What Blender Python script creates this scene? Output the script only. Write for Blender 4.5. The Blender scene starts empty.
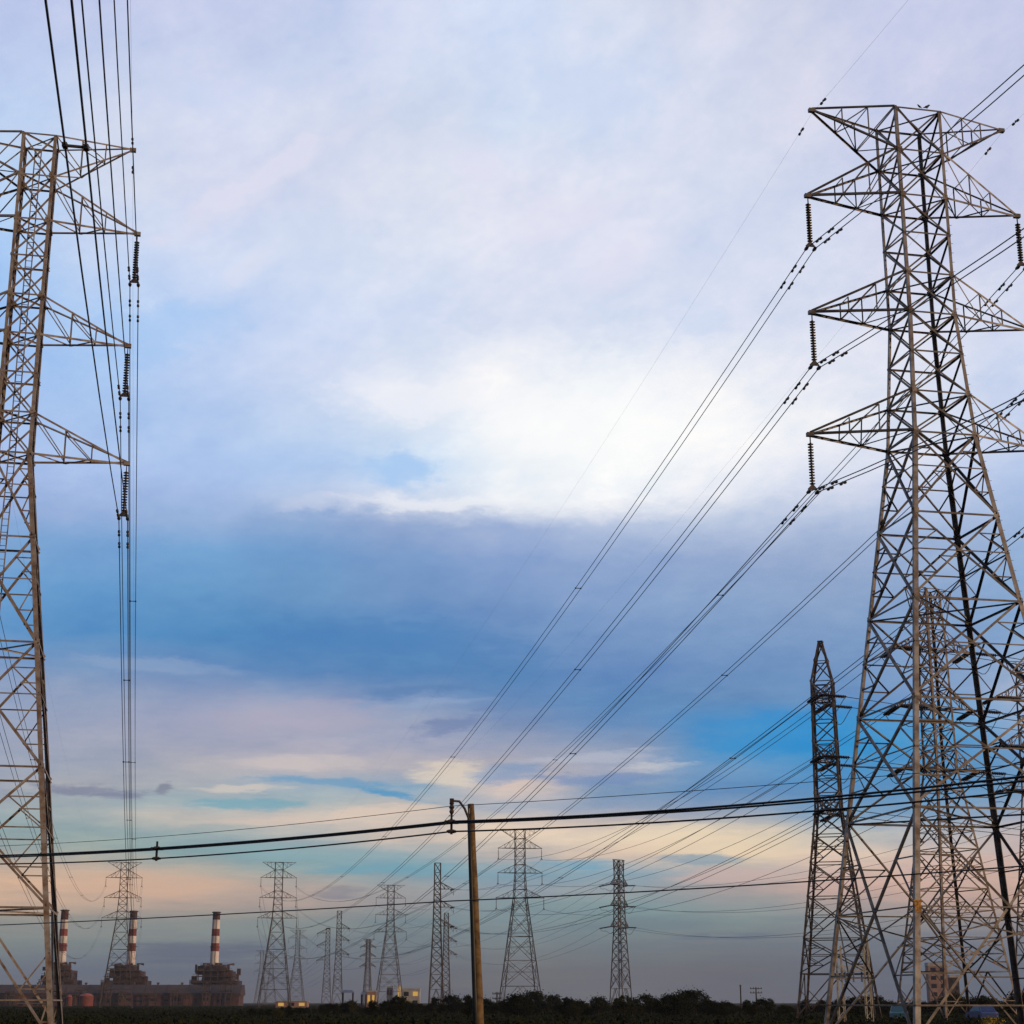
import bpy, math, random
from mathutils import Vector as V

R = math.radians
rnd = random.Random(7)
scene = bpy.context.scene
col = scene.collection

# ------------------------------------------------------------------ camera
EYE = 1.7
PITCH = R(16.21)
cam_data = bpy.data.cameras.new("camera")
cam_data.sensor_width = 36.0
cam_data.lens = 36.0 * 1689.0 / 1024.0
cam_data.clip_start = 0.5
cam_data.clip_end = 30000.0
cam = bpy.data.objects.new("camera", cam_data)
cam.location = (0, 0, EYE)
cam.rotation_euler = (R(90) + PITCH, 0, 0)
col.objects.link(cam)
scene.camera = cam

# ------------------------------------------------------------------ exposure
scene.view_settings.view_transform = 'Standard'
scene.view_settings.look = 'None'
scene.view_settings.exposure = 0.0
scene.view_settings.gamma = 1.0

# ------------------------------------------------------------------ sun (low, behind and to the right of the viewer)
sun_data = bpy.data.lights.new("sun", 'SUN')
sun_data.energy = 2.4
sun_data.angle = R(0.8)
sun_data.color = (1.0, 0.70, 0.44)
sun = bpy.data.objects.new("sun", sun_data)
to_sun = V((0.88, -0.46, 0.15)).normalized()
sun.rotation_euler = to_sun.to_track_quat('Z', 'Y').to_euler()
sun.location = (60, -80, 60)
col.objects.link(sun)

# ------------------------------------------------------------------ sky: an evening cloud deck, as colours by compass direction and height
SKY_EL = [0.0, 1.04, 1.83, 2.57, 3.11, 3.6, 4.18, 4.73, 5.29, 5.88, 6.37, 6.93, 7.53, 8.19, 9.02, 9.86, 10.87, 11.88, 13.23, 14.58, 15.77, 16.62, 17.63, 18.92, 20.54, 22.7, 24.83, 26.94, 29.02, 31.07, 33.07]
SKY = [
    [(100,100,110),(106,113,125),(123,132,133),(152,148,140),(198,169,149),(215,179,152),(198,175,157),(161,169,165),(145,169,173),(158,175,181),(158,166,179),(156,165,184),(160,171,191),(162,172,195),(165,177,202),(158,174,205),(125,160,205),(108,158,209),(119,168,218),(139,177,222),(163,185,226),(167,189,231),(169,193,235),(167,195,238),(163,195,241),(163,198,243),(181,208,244),(193,214,243),(193,209,240),(192,203,236),(192,201,235)],
    [(105,104,112),(102,110,124),(124,133,134),(147,146,141),(193,168,150),(213,178,154),(197,176,159),(153,167,165),(152,170,172),(169,179,181),(169,178,183),(173,175,184),(167,174,191),(167,173,195),(163,172,199),(149,167,200),(120,156,201),(98,152,205),(112,164,215),(133,175,222),(160,185,227),(168,191,232),(172,196,236),(173,199,238),(172,201,241),(182,207,243),(200,214,242),(214,220,238),(207,215,238),(198,207,236),(196,203,234)],
    [(104,103,111),(99,107,121),(121,130,133),(141,144,141),(182,162,150),(201,173,156),(182,173,162),(136,164,168),(154,172,175),(195,189,184),(165,182,188),(183,185,190),(181,181,192),(176,177,196),(171,175,200),(151,165,199),(111,149,197),(90,145,199),(111,161,210),(125,171,220),(156,183,224),(167,190,231),(173,197,236),(180,202,238),(188,207,241),(196,213,244),(209,219,243),(215,219,240),(208,216,240),(203,211,237),(198,206,236)],
    [(96,96,105),(101,106,117),(112,122,130),(132,140,140),(168,154,149),(181,164,156),(156,167,165),(126,163,174),(171,179,181),(213,199,189),(167,183,189),(161,179,196),(194,188,195),(178,178,197),(176,178,201),(152,167,200),(103,144,194),(89,143,198),(116,159,206),(123,166,214),(152,178,218),(181,199,231),(179,203,239),(194,212,240),(207,217,242),(206,218,244),(213,222,242),(217,221,240),(213,219,239),(207,215,239),(203,211,238)],
    [(99,99,107),(103,106,115),(113,123,129),(121,136,141),(151,148,151),(162,160,159),(129,160,173),(141,168,179),(209,193,182),(222,205,192),(182,184,187),(147,176,199),(194,187,194),(169,174,198),(165,174,199),(134,159,199),(95,140,192),(96,147,200),(124,159,206),(128,162,210),(151,173,213),(212,219,237),(196,218,244),(218,229,245),(227,232,245),(213,222,244),(216,224,242),(219,224,240),(217,222,239),(210,219,241),(207,216,241)],
    [(102,103,110),(108,110,115),(118,128,132),(125,142,148),(130,150,155),(150,158,165),(125,158,175),(190,180,175),(228,210,192),(225,206,190),(170,180,195),(225,205,195),(190,183,190),(165,172,195),(135,155,192),(110,146,194),(95,140,192),(112,150,200),(132,162,208),(144,170,216),(170,187,222),(243,245,250),(236,241,248),(247,248,251),(246,246,250),(218,224,242),(222,226,243),(224,226,242),(214,224,243),(211,221,243),(208,220,245)],
    [(105,106,113),(106,108,115),(113,123,129),(119,139,143),(126,150,155),(150,158,163),(139,164,179),(220,197,179),(233,213,190),(194,184,182),(145,163,191),(130,159,191),(169,176,198),(144,162,193),(114,151,197),(106,148,197),(112,148,199),(126,158,204),(142,170,213),(158,180,219),(187,201,229),(247,248,252),(250,251,252),(253,253,253),(246,247,251),(212,221,241),(222,225,243),(223,226,242),(214,222,242),(213,221,242),(214,221,240)],
    [(101,102,111),(103,105,113),(112,119,126),(124,139,142),(144,152,153),(172,160,158),(185,178,175),(235,211,184),(231,212,187),(173,178,187),(134,159,190),(105,148,194),(118,161,204),(87,156,209),(89,153,208),(112,150,196),(119,154,201),(133,164,207),(146,173,213),(164,183,220),(196,208,232),(238,239,247),(246,246,250),(249,249,251),(241,242,248),(214,221,241),(215,221,241),(218,223,241),(215,220,239),(214,219,239),(215,218,236)],
    [(97,100,111),(100,105,117),(111,118,127),(136,139,142),(168,155,152),(196,168,160),(209,184,173),(224,203,185),(199,196,189),(135,169,198),(112,155,196),(94,149,199),(84,152,207),(61,152,214),(75,153,213),(116,155,202),(125,158,203),(136,166,208),(150,174,212),(166,185,220),(193,205,231),(220,224,240),(232,234,245),(237,239,246),(232,234,245),(218,223,241),(211,218,239),(213,218,238),(213,216,236),(212,215,235),(211,214,234)],
    [(95,101,114),(98,106,120),(111,117,129),(146,140,141),(188,161,151),(212,177,162),(213,183,171),(206,188,181),(180,182,189),(134,166,197),(115,159,198),(101,154,200),(93,155,205),(88,158,210),(108,165,214),(141,171,211),(138,168,209),(140,170,211),(151,177,215),(164,186,222),(182,198,229),(199,209,235),(213,220,239),(220,226,241),(222,226,242),(221,223,240),(212,215,237),(207,211,235),(206,210,235),(205,209,235),(203,208,234)],
    [(95,102,115),(99,107,121),(112,118,129),(152,141,140),(200,167,151),(218,180,160),(211,180,168),(203,181,175),(191,179,182),(162,172,191),(136,164,195),(122,160,198),(126,163,203),(140,172,210),(172,188,215),(178,190,215),(154,180,215),(144,176,216),(149,181,221),(160,188,226),(174,195,231),(183,201,234),(192,206,236),(201,212,238),(209,218,241),(214,219,239),(205,209,233),(198,203,230),(200,205,231),(201,206,233),(201,206,233)],
]

def lin(c):
    return c / 12.92 if c <= 0.04045 else ((c + 0.055) / 1.055) ** 2.4

def rgb8(c):
    return tuple(lin(q / 255.0) for q in c) + (1.0,)

class Nodes:
    def __init__(self, tree):
        self.t = tree
    def new(self, kind, **kw):
        n = self.t.nodes.new(kind)
        for k, v in kw.items():
            setattr(n, k, v)
        return n
    def link(self, a, b):
        self.t.links.new(a, b)
    def math(self, op, a, b=None, c=None, clamp=False):
        n = self.new('ShaderNodeMath', operation=op, use_clamp=clamp)
        for i, x in enumerate((a, b, c)):
            if x is None:
                continue
            if hasattr(x, 'is_output'):
                self.link(x, n.inputs[i])
            else:
                n.inputs[i].default_value = x
        return n.outputs[0]
    def mix(self, fac, a, b, blend='MIX'):
        n = self.new('ShaderNodeMix', data_type='RGBA', blend_type=blend)
        n.clamp_result = False
        for sock, x in ((n.inputs['Factor'], fac), (n.inputs[6], a), (n.inputs[7], b)):
            if hasattr(x, 'is_output'):
                self.link(x, sock)
            else:
                sock.default_value = x
        return n.outputs[2]
    def noise(self, vec, scale, detail=4.0, rough=0.55, color=False):
        n = self.new('ShaderNodeTexNoise')
        n.inputs['Scale'].default_value = scale
        n.inputs['Detail'].default_value = detail
        n.inputs['Roughness'].default_value = rough
        if vec is not None:
            self.link(vec, n.inputs['Vector'])
        return n.outputs['Color'] if color else n.outputs['Fac']
    def vec(self, x, y, z=0.0):
        n = self.new('ShaderNodeCombineXYZ')
        for i, q in enumerate((x, y, z)):
            if hasattr(q, 'is_output'):
                self.link(q, n.inputs[i])
            else:
                n.inputs[i].default_value = q
        return n.outputs[0]

def build_sky():
    world = bpy.data.worlds.new("World")
    scene.world = world
    world.use_nodes = True
    t = world.node_tree
    t.nodes.clear()
    N = Nodes(t)
    tc = N.new('ShaderNodeTexCoord')
    nrm = N.new('ShaderNodeVectorMath', operation='NORMALIZE')
    N.link(tc.outputs['Generated'], nrm.inputs[0])
    sep = N.new('ShaderNodeSeparateXYZ')
    N.link(nrm.outputs[0], sep.inputs[0])
    x, y, z = sep.outputs
    az = N.math('MULTIPLY', N.math('ARCTAN2', x, y), 180 / math.pi)
    el = N.math('MULTIPLY', N.math('ARCSINE', z), 180 / math.pi)
    # cloud coordinates: flat layers seen edge-on near the horizon, open puffs higher up
    e2 = N.math('MULTIPLY', N.math('LOGARITHM', N.math('ADD', N.math('MAXIMUM', el, -1.0), 1.6), math.e), 3.4)
    cv = N.vec(N.math('MULTIPLY', az, 0.085), e2, 0.0)
    # on a slant for the high thin clouds
    sl = N.vec(N.math('ADD', N.math('MULTIPLY', az, 0.10), N.math('MULTIPLY', el, 0.05)),
               N.math('SUBTRACT', N.math('MULTIPLY', el, 0.20), N.math('MULTIPLY', az, 0.10)), 3.0)
    w1 = N.new('ShaderNodeSeparateColor')
    N.link(N.noise(cv, 1.1, 8, 0.68, True), w1.inputs[0])
    w2 = N.noise(cv, 5.0, 8, 0.66)
    amp_el = N.math('ADD', 0.35, N.math('MULTIPLY', el, 0.075))
    elw = N.math('ADD', el, N.math('MULTIPLY', N.math('SUBTRACT', w1.outputs[0], 0.5), amp_el))
    elw = N.math('ADD', elw, N.math('MULTIPLY', N.math('SUBTRACT', w2, 0.5), N.math('ADD', 0.25, N.math('MULTIPLY', el, 0.055))))
    azw = N.math('ADD', az, N.math('MULTIPLY', N.math('SUBTRACT', w1.outputs[1], 0.5), 3.2))
    lo, hi = SKY_EL[0], SKY_EL[-1]
    tt = N.math('DIVIDE', N.math('SUBTRACT', elw, lo), hi - lo)
    cur = None
    na = len(SKY)
    for i, row in enumerate(SKY):
        r = N.new('ShaderNodeValToRGB')
        cr = r.color_ramp
        cr.interpolation = 'LINEAR'
        n = len(SKY_EL)
        while len(cr.elements) < n:
            cr.elements.new(0.5)
        for k in range(n):
            cr.elements[k].position = (SKY_EL[k] - lo) / (hi - lo)
        for k in range(n):
            cr.elements[k].color = rgb8(row[k])
        N.link(tt, r.inputs[0])
        if cur is None:
            cur = r.outputs[0]
        else:
            a0 = -18 + 36.0 * (i - 1) / (na - 1)
            m = N.new('ShaderNodeMapRange', interpolation_type='SMOOTHSTEP')
            m.inputs['From Min'].default_value = a0
            m.inputs['From Max'].default_value = a0 + 36.0 / (na - 1)
            N.link(azw, m.inputs['Value'])
            cur = N.mix(m.outputs[0], cur, r.outputs[0])
    # thin streaks and soft puffs
    low = N.math('SUBTRACT', 1.0, N.math('DIVIDE', N.math('SUBTRACT', el, 4.0), 12.0, clamp=True), clamp=True)
    n1 = N.noise(cv, 2.6, 8, 0.68)
    n2 = N.noise(sl, 2.0, 8, 0.62)
    n3 = N.noise(cv, 8.0, 7, 0.66)
    d = N.math('ADD', N.math('MULTIPLY', N.math('SUBTRACT', n1, 0.5), N.math('ADD', 0.22, N.math('MULTIPLY', low, 0.40))),
               N.math('MULTIPLY', N.math('SUBTRACT', n2, 0.5), N.math('SUBTRACT', 0.30, N.math('MULTIPLY', low, 0.20))))
    d = N.math('ADD', d, N.math('MULTIPLY', N.math('SUBTRACT', n3, 0.5), 0.17))
    d = N.math('MULTIPLY', d, N.math('ADD', 0.35, N.math('MULTIPLY', N.math('DIVIDE', N.math('SUBTRACT', el, 1.0), 3.5, clamp=True), 0.65)))
    gain = N.math('ADD', 1.0, d)
    rgb = N.vec(N.math('ADD', 1.0, N.math('MULTIPLY', N.math('SUBTRACT', d, 0.008), 1.5)), gain, N.math('ADD', 1.0, N.math('MULTIPLY', d, 0.42)))
    mul = N.new('ShaderNodeVectorMath', operation='MULTIPLY')
    N.link(cur, mul.inputs[0])
    N.link(rgb, mul.inputs[1])
    cur = mul.outputs[0]
    # single streaks, gaps and scraps of cloud: (azimuth, height, half width, half height, tilt, colour, strength), degrees
    jx = N.math('MULTIPLY', N.math('SUBTRACT', n1, 0.5), 1.9)
    jy = N.math('MULTIPLY', N.math('SUBTRACT', n3, 0.5), 1.7)
    jit = N.math('ADD', jx, jy)
    for (a0, h0, wa, wh, tilt, c, k) in STREAKS:
        da = N.math('SUBTRACT', azw, a0)
        dh = N.math('SUBTRACT', N.math('SUBTRACT', elw, h0), N.math('MULTIPLY', da, tilt))
        pa = N.math('DIVIDE', da, wa)
        pe = N.math('DIVIDE', dh, wh)
        dist = N.math('SQRT', N.math('ADD', N.math('MULTIPLY', pa, pa), N.math('MULTIPLY', pe, pe)))
        dist = N.math('ADD', dist, jit)
        m = N.new('ShaderNodeMapRange', interpolation_type='SMOOTHSTEP')
        m.inputs['From Min'].default_value = 1.2
        m.inputs['From Max'].default_value = 0.35
        N.link(dist, m.inputs['Value'])
        cur = N.mix(N.math('MULTIPLY', m.outputs[0], k), cur, rgb8(c))
    hs = N.new('ShaderNodeHueSaturation')
    hs.inputs['Saturation'].default_value = 1.03
    # the middle of the cloud deck is a little denser
    ea = N.math('DIVIDE', N.math('SUBTRACT', el, 3.5), 4.0, clamp=True)
    eb = N.math('DIVIDE', N.math('SUBTRACT', 17.0, el), 2.5, clamp=True)
    N.link(N.math('SUBTRACT', 1.0, N.math('MULTIPLY', N.math('MULTIPLY', ea, eb), 0.10)), hs.inputs['Value'])
    N.link(cur, hs.inputs['Color'])
    cur = hs.outputs[0]
    # unseen sky overhead and behind the viewer, dimmed to cut the ambient light
    back = N.new('ShaderNodeMapRange', interpolation_type='SMOOTHSTEP')
    back.inputs['From Min'].default_value = 0.55
    back.inputs['From Max'].default_value = -0.35
    back.inputs['To Min'].default_value = 1.0
    back.inputs['To Max'].default_value = 0.30
    N.link(y, back.inputs['Value'])
    sc = N.new('ShaderNodeVectorMath', operation='SCALE')
    N.link(cur, sc.inputs[0])
    N.link(back.outputs[0], sc.inputs['Scale'])
    cur = sc.outputs[0]
    bg = N.new('ShaderNodeBackground')
    bg.inputs['Strength'].default_value = 1.0
    N.link(cur, bg.inputs['Color'])
    out = N.new('ShaderNodeOutputWorld')
    N.link(bg.outputs[0], out.inputs[0])

STREAKS = [
    (-14.42, 6.65, 2.16, 0.20, 0.00, (125, 130, 158), 0.70),
    (8.71, 8.59, 2.53, 0.87, 0.10, (60, 152, 218), 0.45),
    (6.75, 5.02, 3.11, 0.49, 0.00, (242, 220, 188), 0.50),
    (-10.30, 1.55, 2.54, 0.41, 0.00, (90, 97, 118), 0.65),
    (-5.52, 3.48, 1.03, 0.26, 0.00, (122, 126, 140), 0.55),
    (-4.16, 17.59, 1.64, 0.68, 0.00, (168, 202, 242), 0.75),
    (-3.85, 20.03, 3.41, 0.88, 0.00, (247, 246, 251), 0.60),
    (-2.55, 16.50, 3.89, 0.31, 0.00, (243, 245, 250), 0.60),
    (-6.41, 16.35, 1.77, 0.34, 0.00, (215, 220, 238), 0.40),
    (-3.86, 11.68, 5.51, 0.81, 0.00, (90, 138, 194), 0.45),
    (-13.31, 21.65, 2.17, 1.18, 0.00, (163, 198, 243), 0.50),
    (2.79, 18.97, 4.29, 1.52, 0.00, (255, 255, 254), 0.60),
    (-7.20, 9.28, 3.73, 0.67, 0.00, (188, 181, 200), 0.50),
    (4.37, 9.83, 3.06, 0.47, 0.00, (98, 142, 192), 0.40),
    (-11.51, 6.79, 0.27, 0.26, 0.00, (135, 140, 158), 0.85),
    (-12.27, 10.82, 3.25, 0.27, -0.02, (172, 188, 216), 0.35),
    (-3.15, 10.18, 2.39, 0.34, 0.08, (95, 135, 186), 0.60),
    (-2.04, 8.92, 1.55, 0.37, 0.28, (118, 138, 182), 0.70),
    (-2.32, 9.72, 2.04, 0.20, 0.10, (160, 180, 212), 0.50),
    (-7.37, 7.66, 2.85, 0.27, 0.00, (218, 207, 203), 0.65),
    (-1.92, 7.26, 1.40, 0.40, 0.00, (240, 224, 202), 0.70),
    (-6.45, 7.05, 2.83, 0.17, -0.05, (118, 166, 202), 0.75),
    (-4.10, 6.68, 1.33, 0.20, -0.12, (88, 157, 202), 0.85),
    (-8.91, 6.29, 2.05, 0.20, 0.00, (122, 174, 192), 0.70),
    (-8.76, 6.78, 1.66, 0.13, 0.00, (222, 210, 200), 0.70),
    (-4.59, 6.09, 3.14, 0.23, 0.06, (232, 210, 192), 0.65),
    (-8.06, 5.75, 2.97, 0.16, 0.05, (226, 204, 188), 0.50),
    (-0.10, 7.33, 1.34, 0.36, 0.10, (126, 160, 202), 0.65),
    (2.47, 7.92, 2.85, 0.23, 0.04, (192, 197, 212), 0.65),
    (4.66, 7.67, 1.51, 0.20, 0.05, (214, 214, 216), 0.60),
    (3.14, 7.22, 2.50, 0.26, 0.04, (118, 148, 196), 0.60),
    (4.78, 5.46, 2.47, 0.39, 0.03, (246, 226, 196), 0.60),
    (2.10, 4.37, 1.63, 0.23, 0.00, (106, 165, 192), 0.65),
    (5.91, 4.54, 1.37, 0.20, 0.00, (108, 150, 176), 0.65),
    (-4.02, 4.36, 4.07, 0.26, 0.00, (112, 164, 182), 0.60),
    (-7.37, 4.79, 3.27, 0.23, -0.03, (150, 178, 182), 0.45),
    (-11.65, 3.68, 3.08, 0.45, 0.00, (214, 178, 154), 0.60),
    (6.75, 2.04, 2.07, 0.16, 0.00, (98, 112, 130), 0.60),
    (4.21, 2.46, 2.24, 0.19, 0.00, (112, 124, 134), 0.40),
    (7.05, 4.02, 2.27, 0.29, 0.00, (212, 182, 174), 0.55),
    (-8.25, 2.29, 3.52, 0.22, 0.00, (132, 142, 140), 0.45),
    (-9.53, 26.84, 4.04, 0.56, 0.55, (228, 225, 241), 0.60),
    (-9.58, 24.23, 1.64, 0.67, 0.30, (224, 227, 243), 0.50),
    (-1.20, 27.81, 1.47, 0.91, -0.20, (227, 226, 243), 0.50),
    (1.79, 26.17, 2.20, 0.72, 0.15, (229, 227, 243), 0.50),
    (3.98, 24.48, 1.64, 1.00, 0.30, (227, 226, 242), 0.45),
    (-11.93, 21.92, 2.53, 0.94, 0.10, (176, 206, 244), 0.50),
    (6.84, 22.62, 1.63, 0.87, 0.20, (206, 219, 243), 0.55),
    (2.97, 30.20, 2.59, 1.12, 0.00, (203, 217, 243), 0.50),
    (-6.71, 25.21, 2.19, 0.83, 0.20, (208, 219, 241), 0.40),
    (-10.60, 29.49, 2.58, 1.12, 0.20, (203, 215, 242), 0.40),
]
build_sky()

# ------------------------------------------------------------------ materials
MATS = {}
def mat(name, base, base2=None, scale=3.0, rough=0.7, metal=0.0, spec=0.3, emit=None, estr=0.0, detail=5.0, lo=0.42, hi=0.6):
    m = bpy.data.materials.new(name)
    m.use_nodes = True
    t = m.node_tree
    N = Nodes(t)
    b = t.nodes['Principled BSDF']
    b.inputs['Roughness'].default_value = rough
    b.inputs['Metallic'].default_value = metal
    b.inputs['Specular IOR Level'].default_value = spec
    if base2 is not None:
        geo = N.new('ShaderNodeNewGeometry')
        n = N.noise(geo.outputs['Position'], scale, detail, 0.6)
        mr = N.new('ShaderNodeMapRange')
        mr.inputs['From Min'].default_value = lo
        mr.inputs['From Max'].default_value = hi
        N.link(n, mr.inputs['Value'])
        c = N.mix(mr.outputs[0], tuple(base) + (1,), tuple(base2) + (1,))
        N.link(c, b.inputs['Base Color'])
        N.link(N.math('ADD', rough - 0.12, N.math('MULTIPLY', n, 0.25)), b.inputs['Roughness'])
    else:
        b.inputs['Base Color'].default_value = tuple(base) + (1,)
    if emit:
        b.inputs['Emission Color'].default_value = tuple(emit) + (1,)
        b.inputs['Emission Strength'].default_value = estr
    MATS[name] = m
    return m

STEEL = mat("weathered_galvanised_steel", (0.28, 0.255, 0.235), (0.11, 0.078, 0.06), 1.6, 0.5, 0.5, lo=0.36, hi=0.64)
RUSTY = mat("rusty_steel", (0.34, 0.30, 0.265), (0.16, 0.095, 0.06), 1.9, 0.6, 0.3, lo=0.36, hi=0.66)
BRACE = mat("shade_toned_weathered_steel", (0.155, 0.138, 0.125), (0.065, 0.05, 0.042), 1.6, 0.52, 0.45, lo=0.36, hi=0.64)  # weathered steel, with the shade on braces and arms put into its colour
BROWNST = mat("brown_rusted_steel", (0.185, 0.15, 0.125), (0.08, 0.05, 0.034), 1.2, 0.65, 0.3, lo=0.38, hi=0.64)
FARSTEEL = mat("old_galvanised_steel", (0.11, 0.095, 0.09), (0.06, 0.048, 0.045), 0.4, 0.65, 0.3)
PORCELAIN = mat("brown_porcelain", (0.035, 0.022, 0.018), (0.055, 0.035, 0.025), 6.0, 0.3, 0.0, 0.5)
FITTING = mat("dark_fittings", (0.05, 0.045, 0.045), (0.08, 0.06, 0.05), 8.0, 0.5, 0.4)
WIRE = mat("aluminium_conductor", (0.075, 0.075, 0.085), (0.05, 0.05, 0.055), 2.0, 0.55, 0.3)
CABLE = mat("black_sheathed_cable", (0.018, 0.02, 0.022), (0.03, 0.03, 0.03), 3.0, 0.5)
WOOD = mat("weathered_pole_wood", (0.19, 0.115, 0.045), (0.075, 0.042, 0.018), 5.0, 0.85, lo=0.35, hi=0.65)
PLATE = mat("faded_orange_paint", (0.48, 0.24, 0.05), (0.16, 0.06, 0.02), 9.0, 0.7)
BIRD = mat("dark_feathers", (0.02, 0.02, 0.022), (0.035, 0.03, 0.03), 14.0, 0.7)
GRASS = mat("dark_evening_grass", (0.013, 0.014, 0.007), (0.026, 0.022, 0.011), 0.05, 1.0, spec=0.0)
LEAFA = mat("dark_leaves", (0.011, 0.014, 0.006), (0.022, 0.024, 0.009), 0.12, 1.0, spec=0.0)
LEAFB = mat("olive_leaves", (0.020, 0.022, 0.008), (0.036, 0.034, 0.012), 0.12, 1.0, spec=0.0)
BARK = mat("dark_bark", (0.06, 0.045, 0.03), (0.035, 0.026, 0.02), 4.0, 0.9)
RED = mat("red_band_paint", (0.22, 0.042, 0.024), (0.13, 0.026, 0.017), 0.15, 0.7)
SOOT = mat("sooty_red_paint", (0.10, 0.024, 0.018), (0.035, 0.016, 0.014), 0.2, 0.8)
WHITE = mat("white_band_paint", (0.66, 0.58, 0.53), (0.52, 0.44, 0.40), 0.12, 0.7)
BRICK = mat("brown_cladding", (0.085, 0.042, 0.032), (0.035, 0.02, 0.017), 0.12, 0.8)
ROOFD = mat("dark_plant_roof", (0.045, 0.028, 0.026), (0.07, 0.042, 0.036), 0.06, 0.8)
REDWALL = mat("red_brick_wall", (0.13, 0.05, 0.036), (0.06, 0.028, 0.022), 0.09, 0.85)
FRAME = mat("brown_frame_steel", (0.075, 0.046, 0.028), (0.04, 0.026, 0.018), 0.3, 0.7)
CONC = mat("pale_concrete", (0.38, 0.36, 0.34), (0.28, 0.26, 0.25), 0.3, 0.85)
PINKW = mat("pinkish_render", (0.30, 0.18, 0.145), (0.21, 0.13, 0.11), 0.25, 0.85)
BLUEG = mat("blue_grey_cladding", (0.12, 0.14, 0.20), (0.09, 0.10, 0.15), 0.2, 0.7)
GLASSD = mat("dark_window_glass", (0.02, 0.022, 0.028), None, rough=0.15, spec=0.6)
LAMP = mat("lit_window", (0.6, 0.4, 0.1), None, rough=0.5, emit=(1.0, 0.62, 0.16), estr=0.3)
BLUEP = mat("blue_car_paint", (0.02, 0.045, 0.16), (0.02, 0.035, 0.12), 1.0, 0.35, spec=0.5)
TEALP = mat("teal_car_paint", (0.03, 0.13, 0.19), (0.03, 0.10, 0.15), 1.0, 0.35, spec=0.5)
PALE = mat("pale_painted_steel", (0.42, 0.37, 0.27), (0.28, 0.22, 0.14), 2.0, 0.6, 0.2)
LEAFY = mat("yellow_leaves", (0.42, 0.28, 0.05), (0.25, 0.19, 0.04), 3.0, 0.85, spec=0.08)
RUBBER = mat("black_rubber", (0.015, 0.015, 0.015), None, rough=0.9)
REDP = mat("faded_red_paint", (0.33, 0.055, 0.035), (0.24, 0.05, 0.035), 0.4, 0.65)

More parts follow.
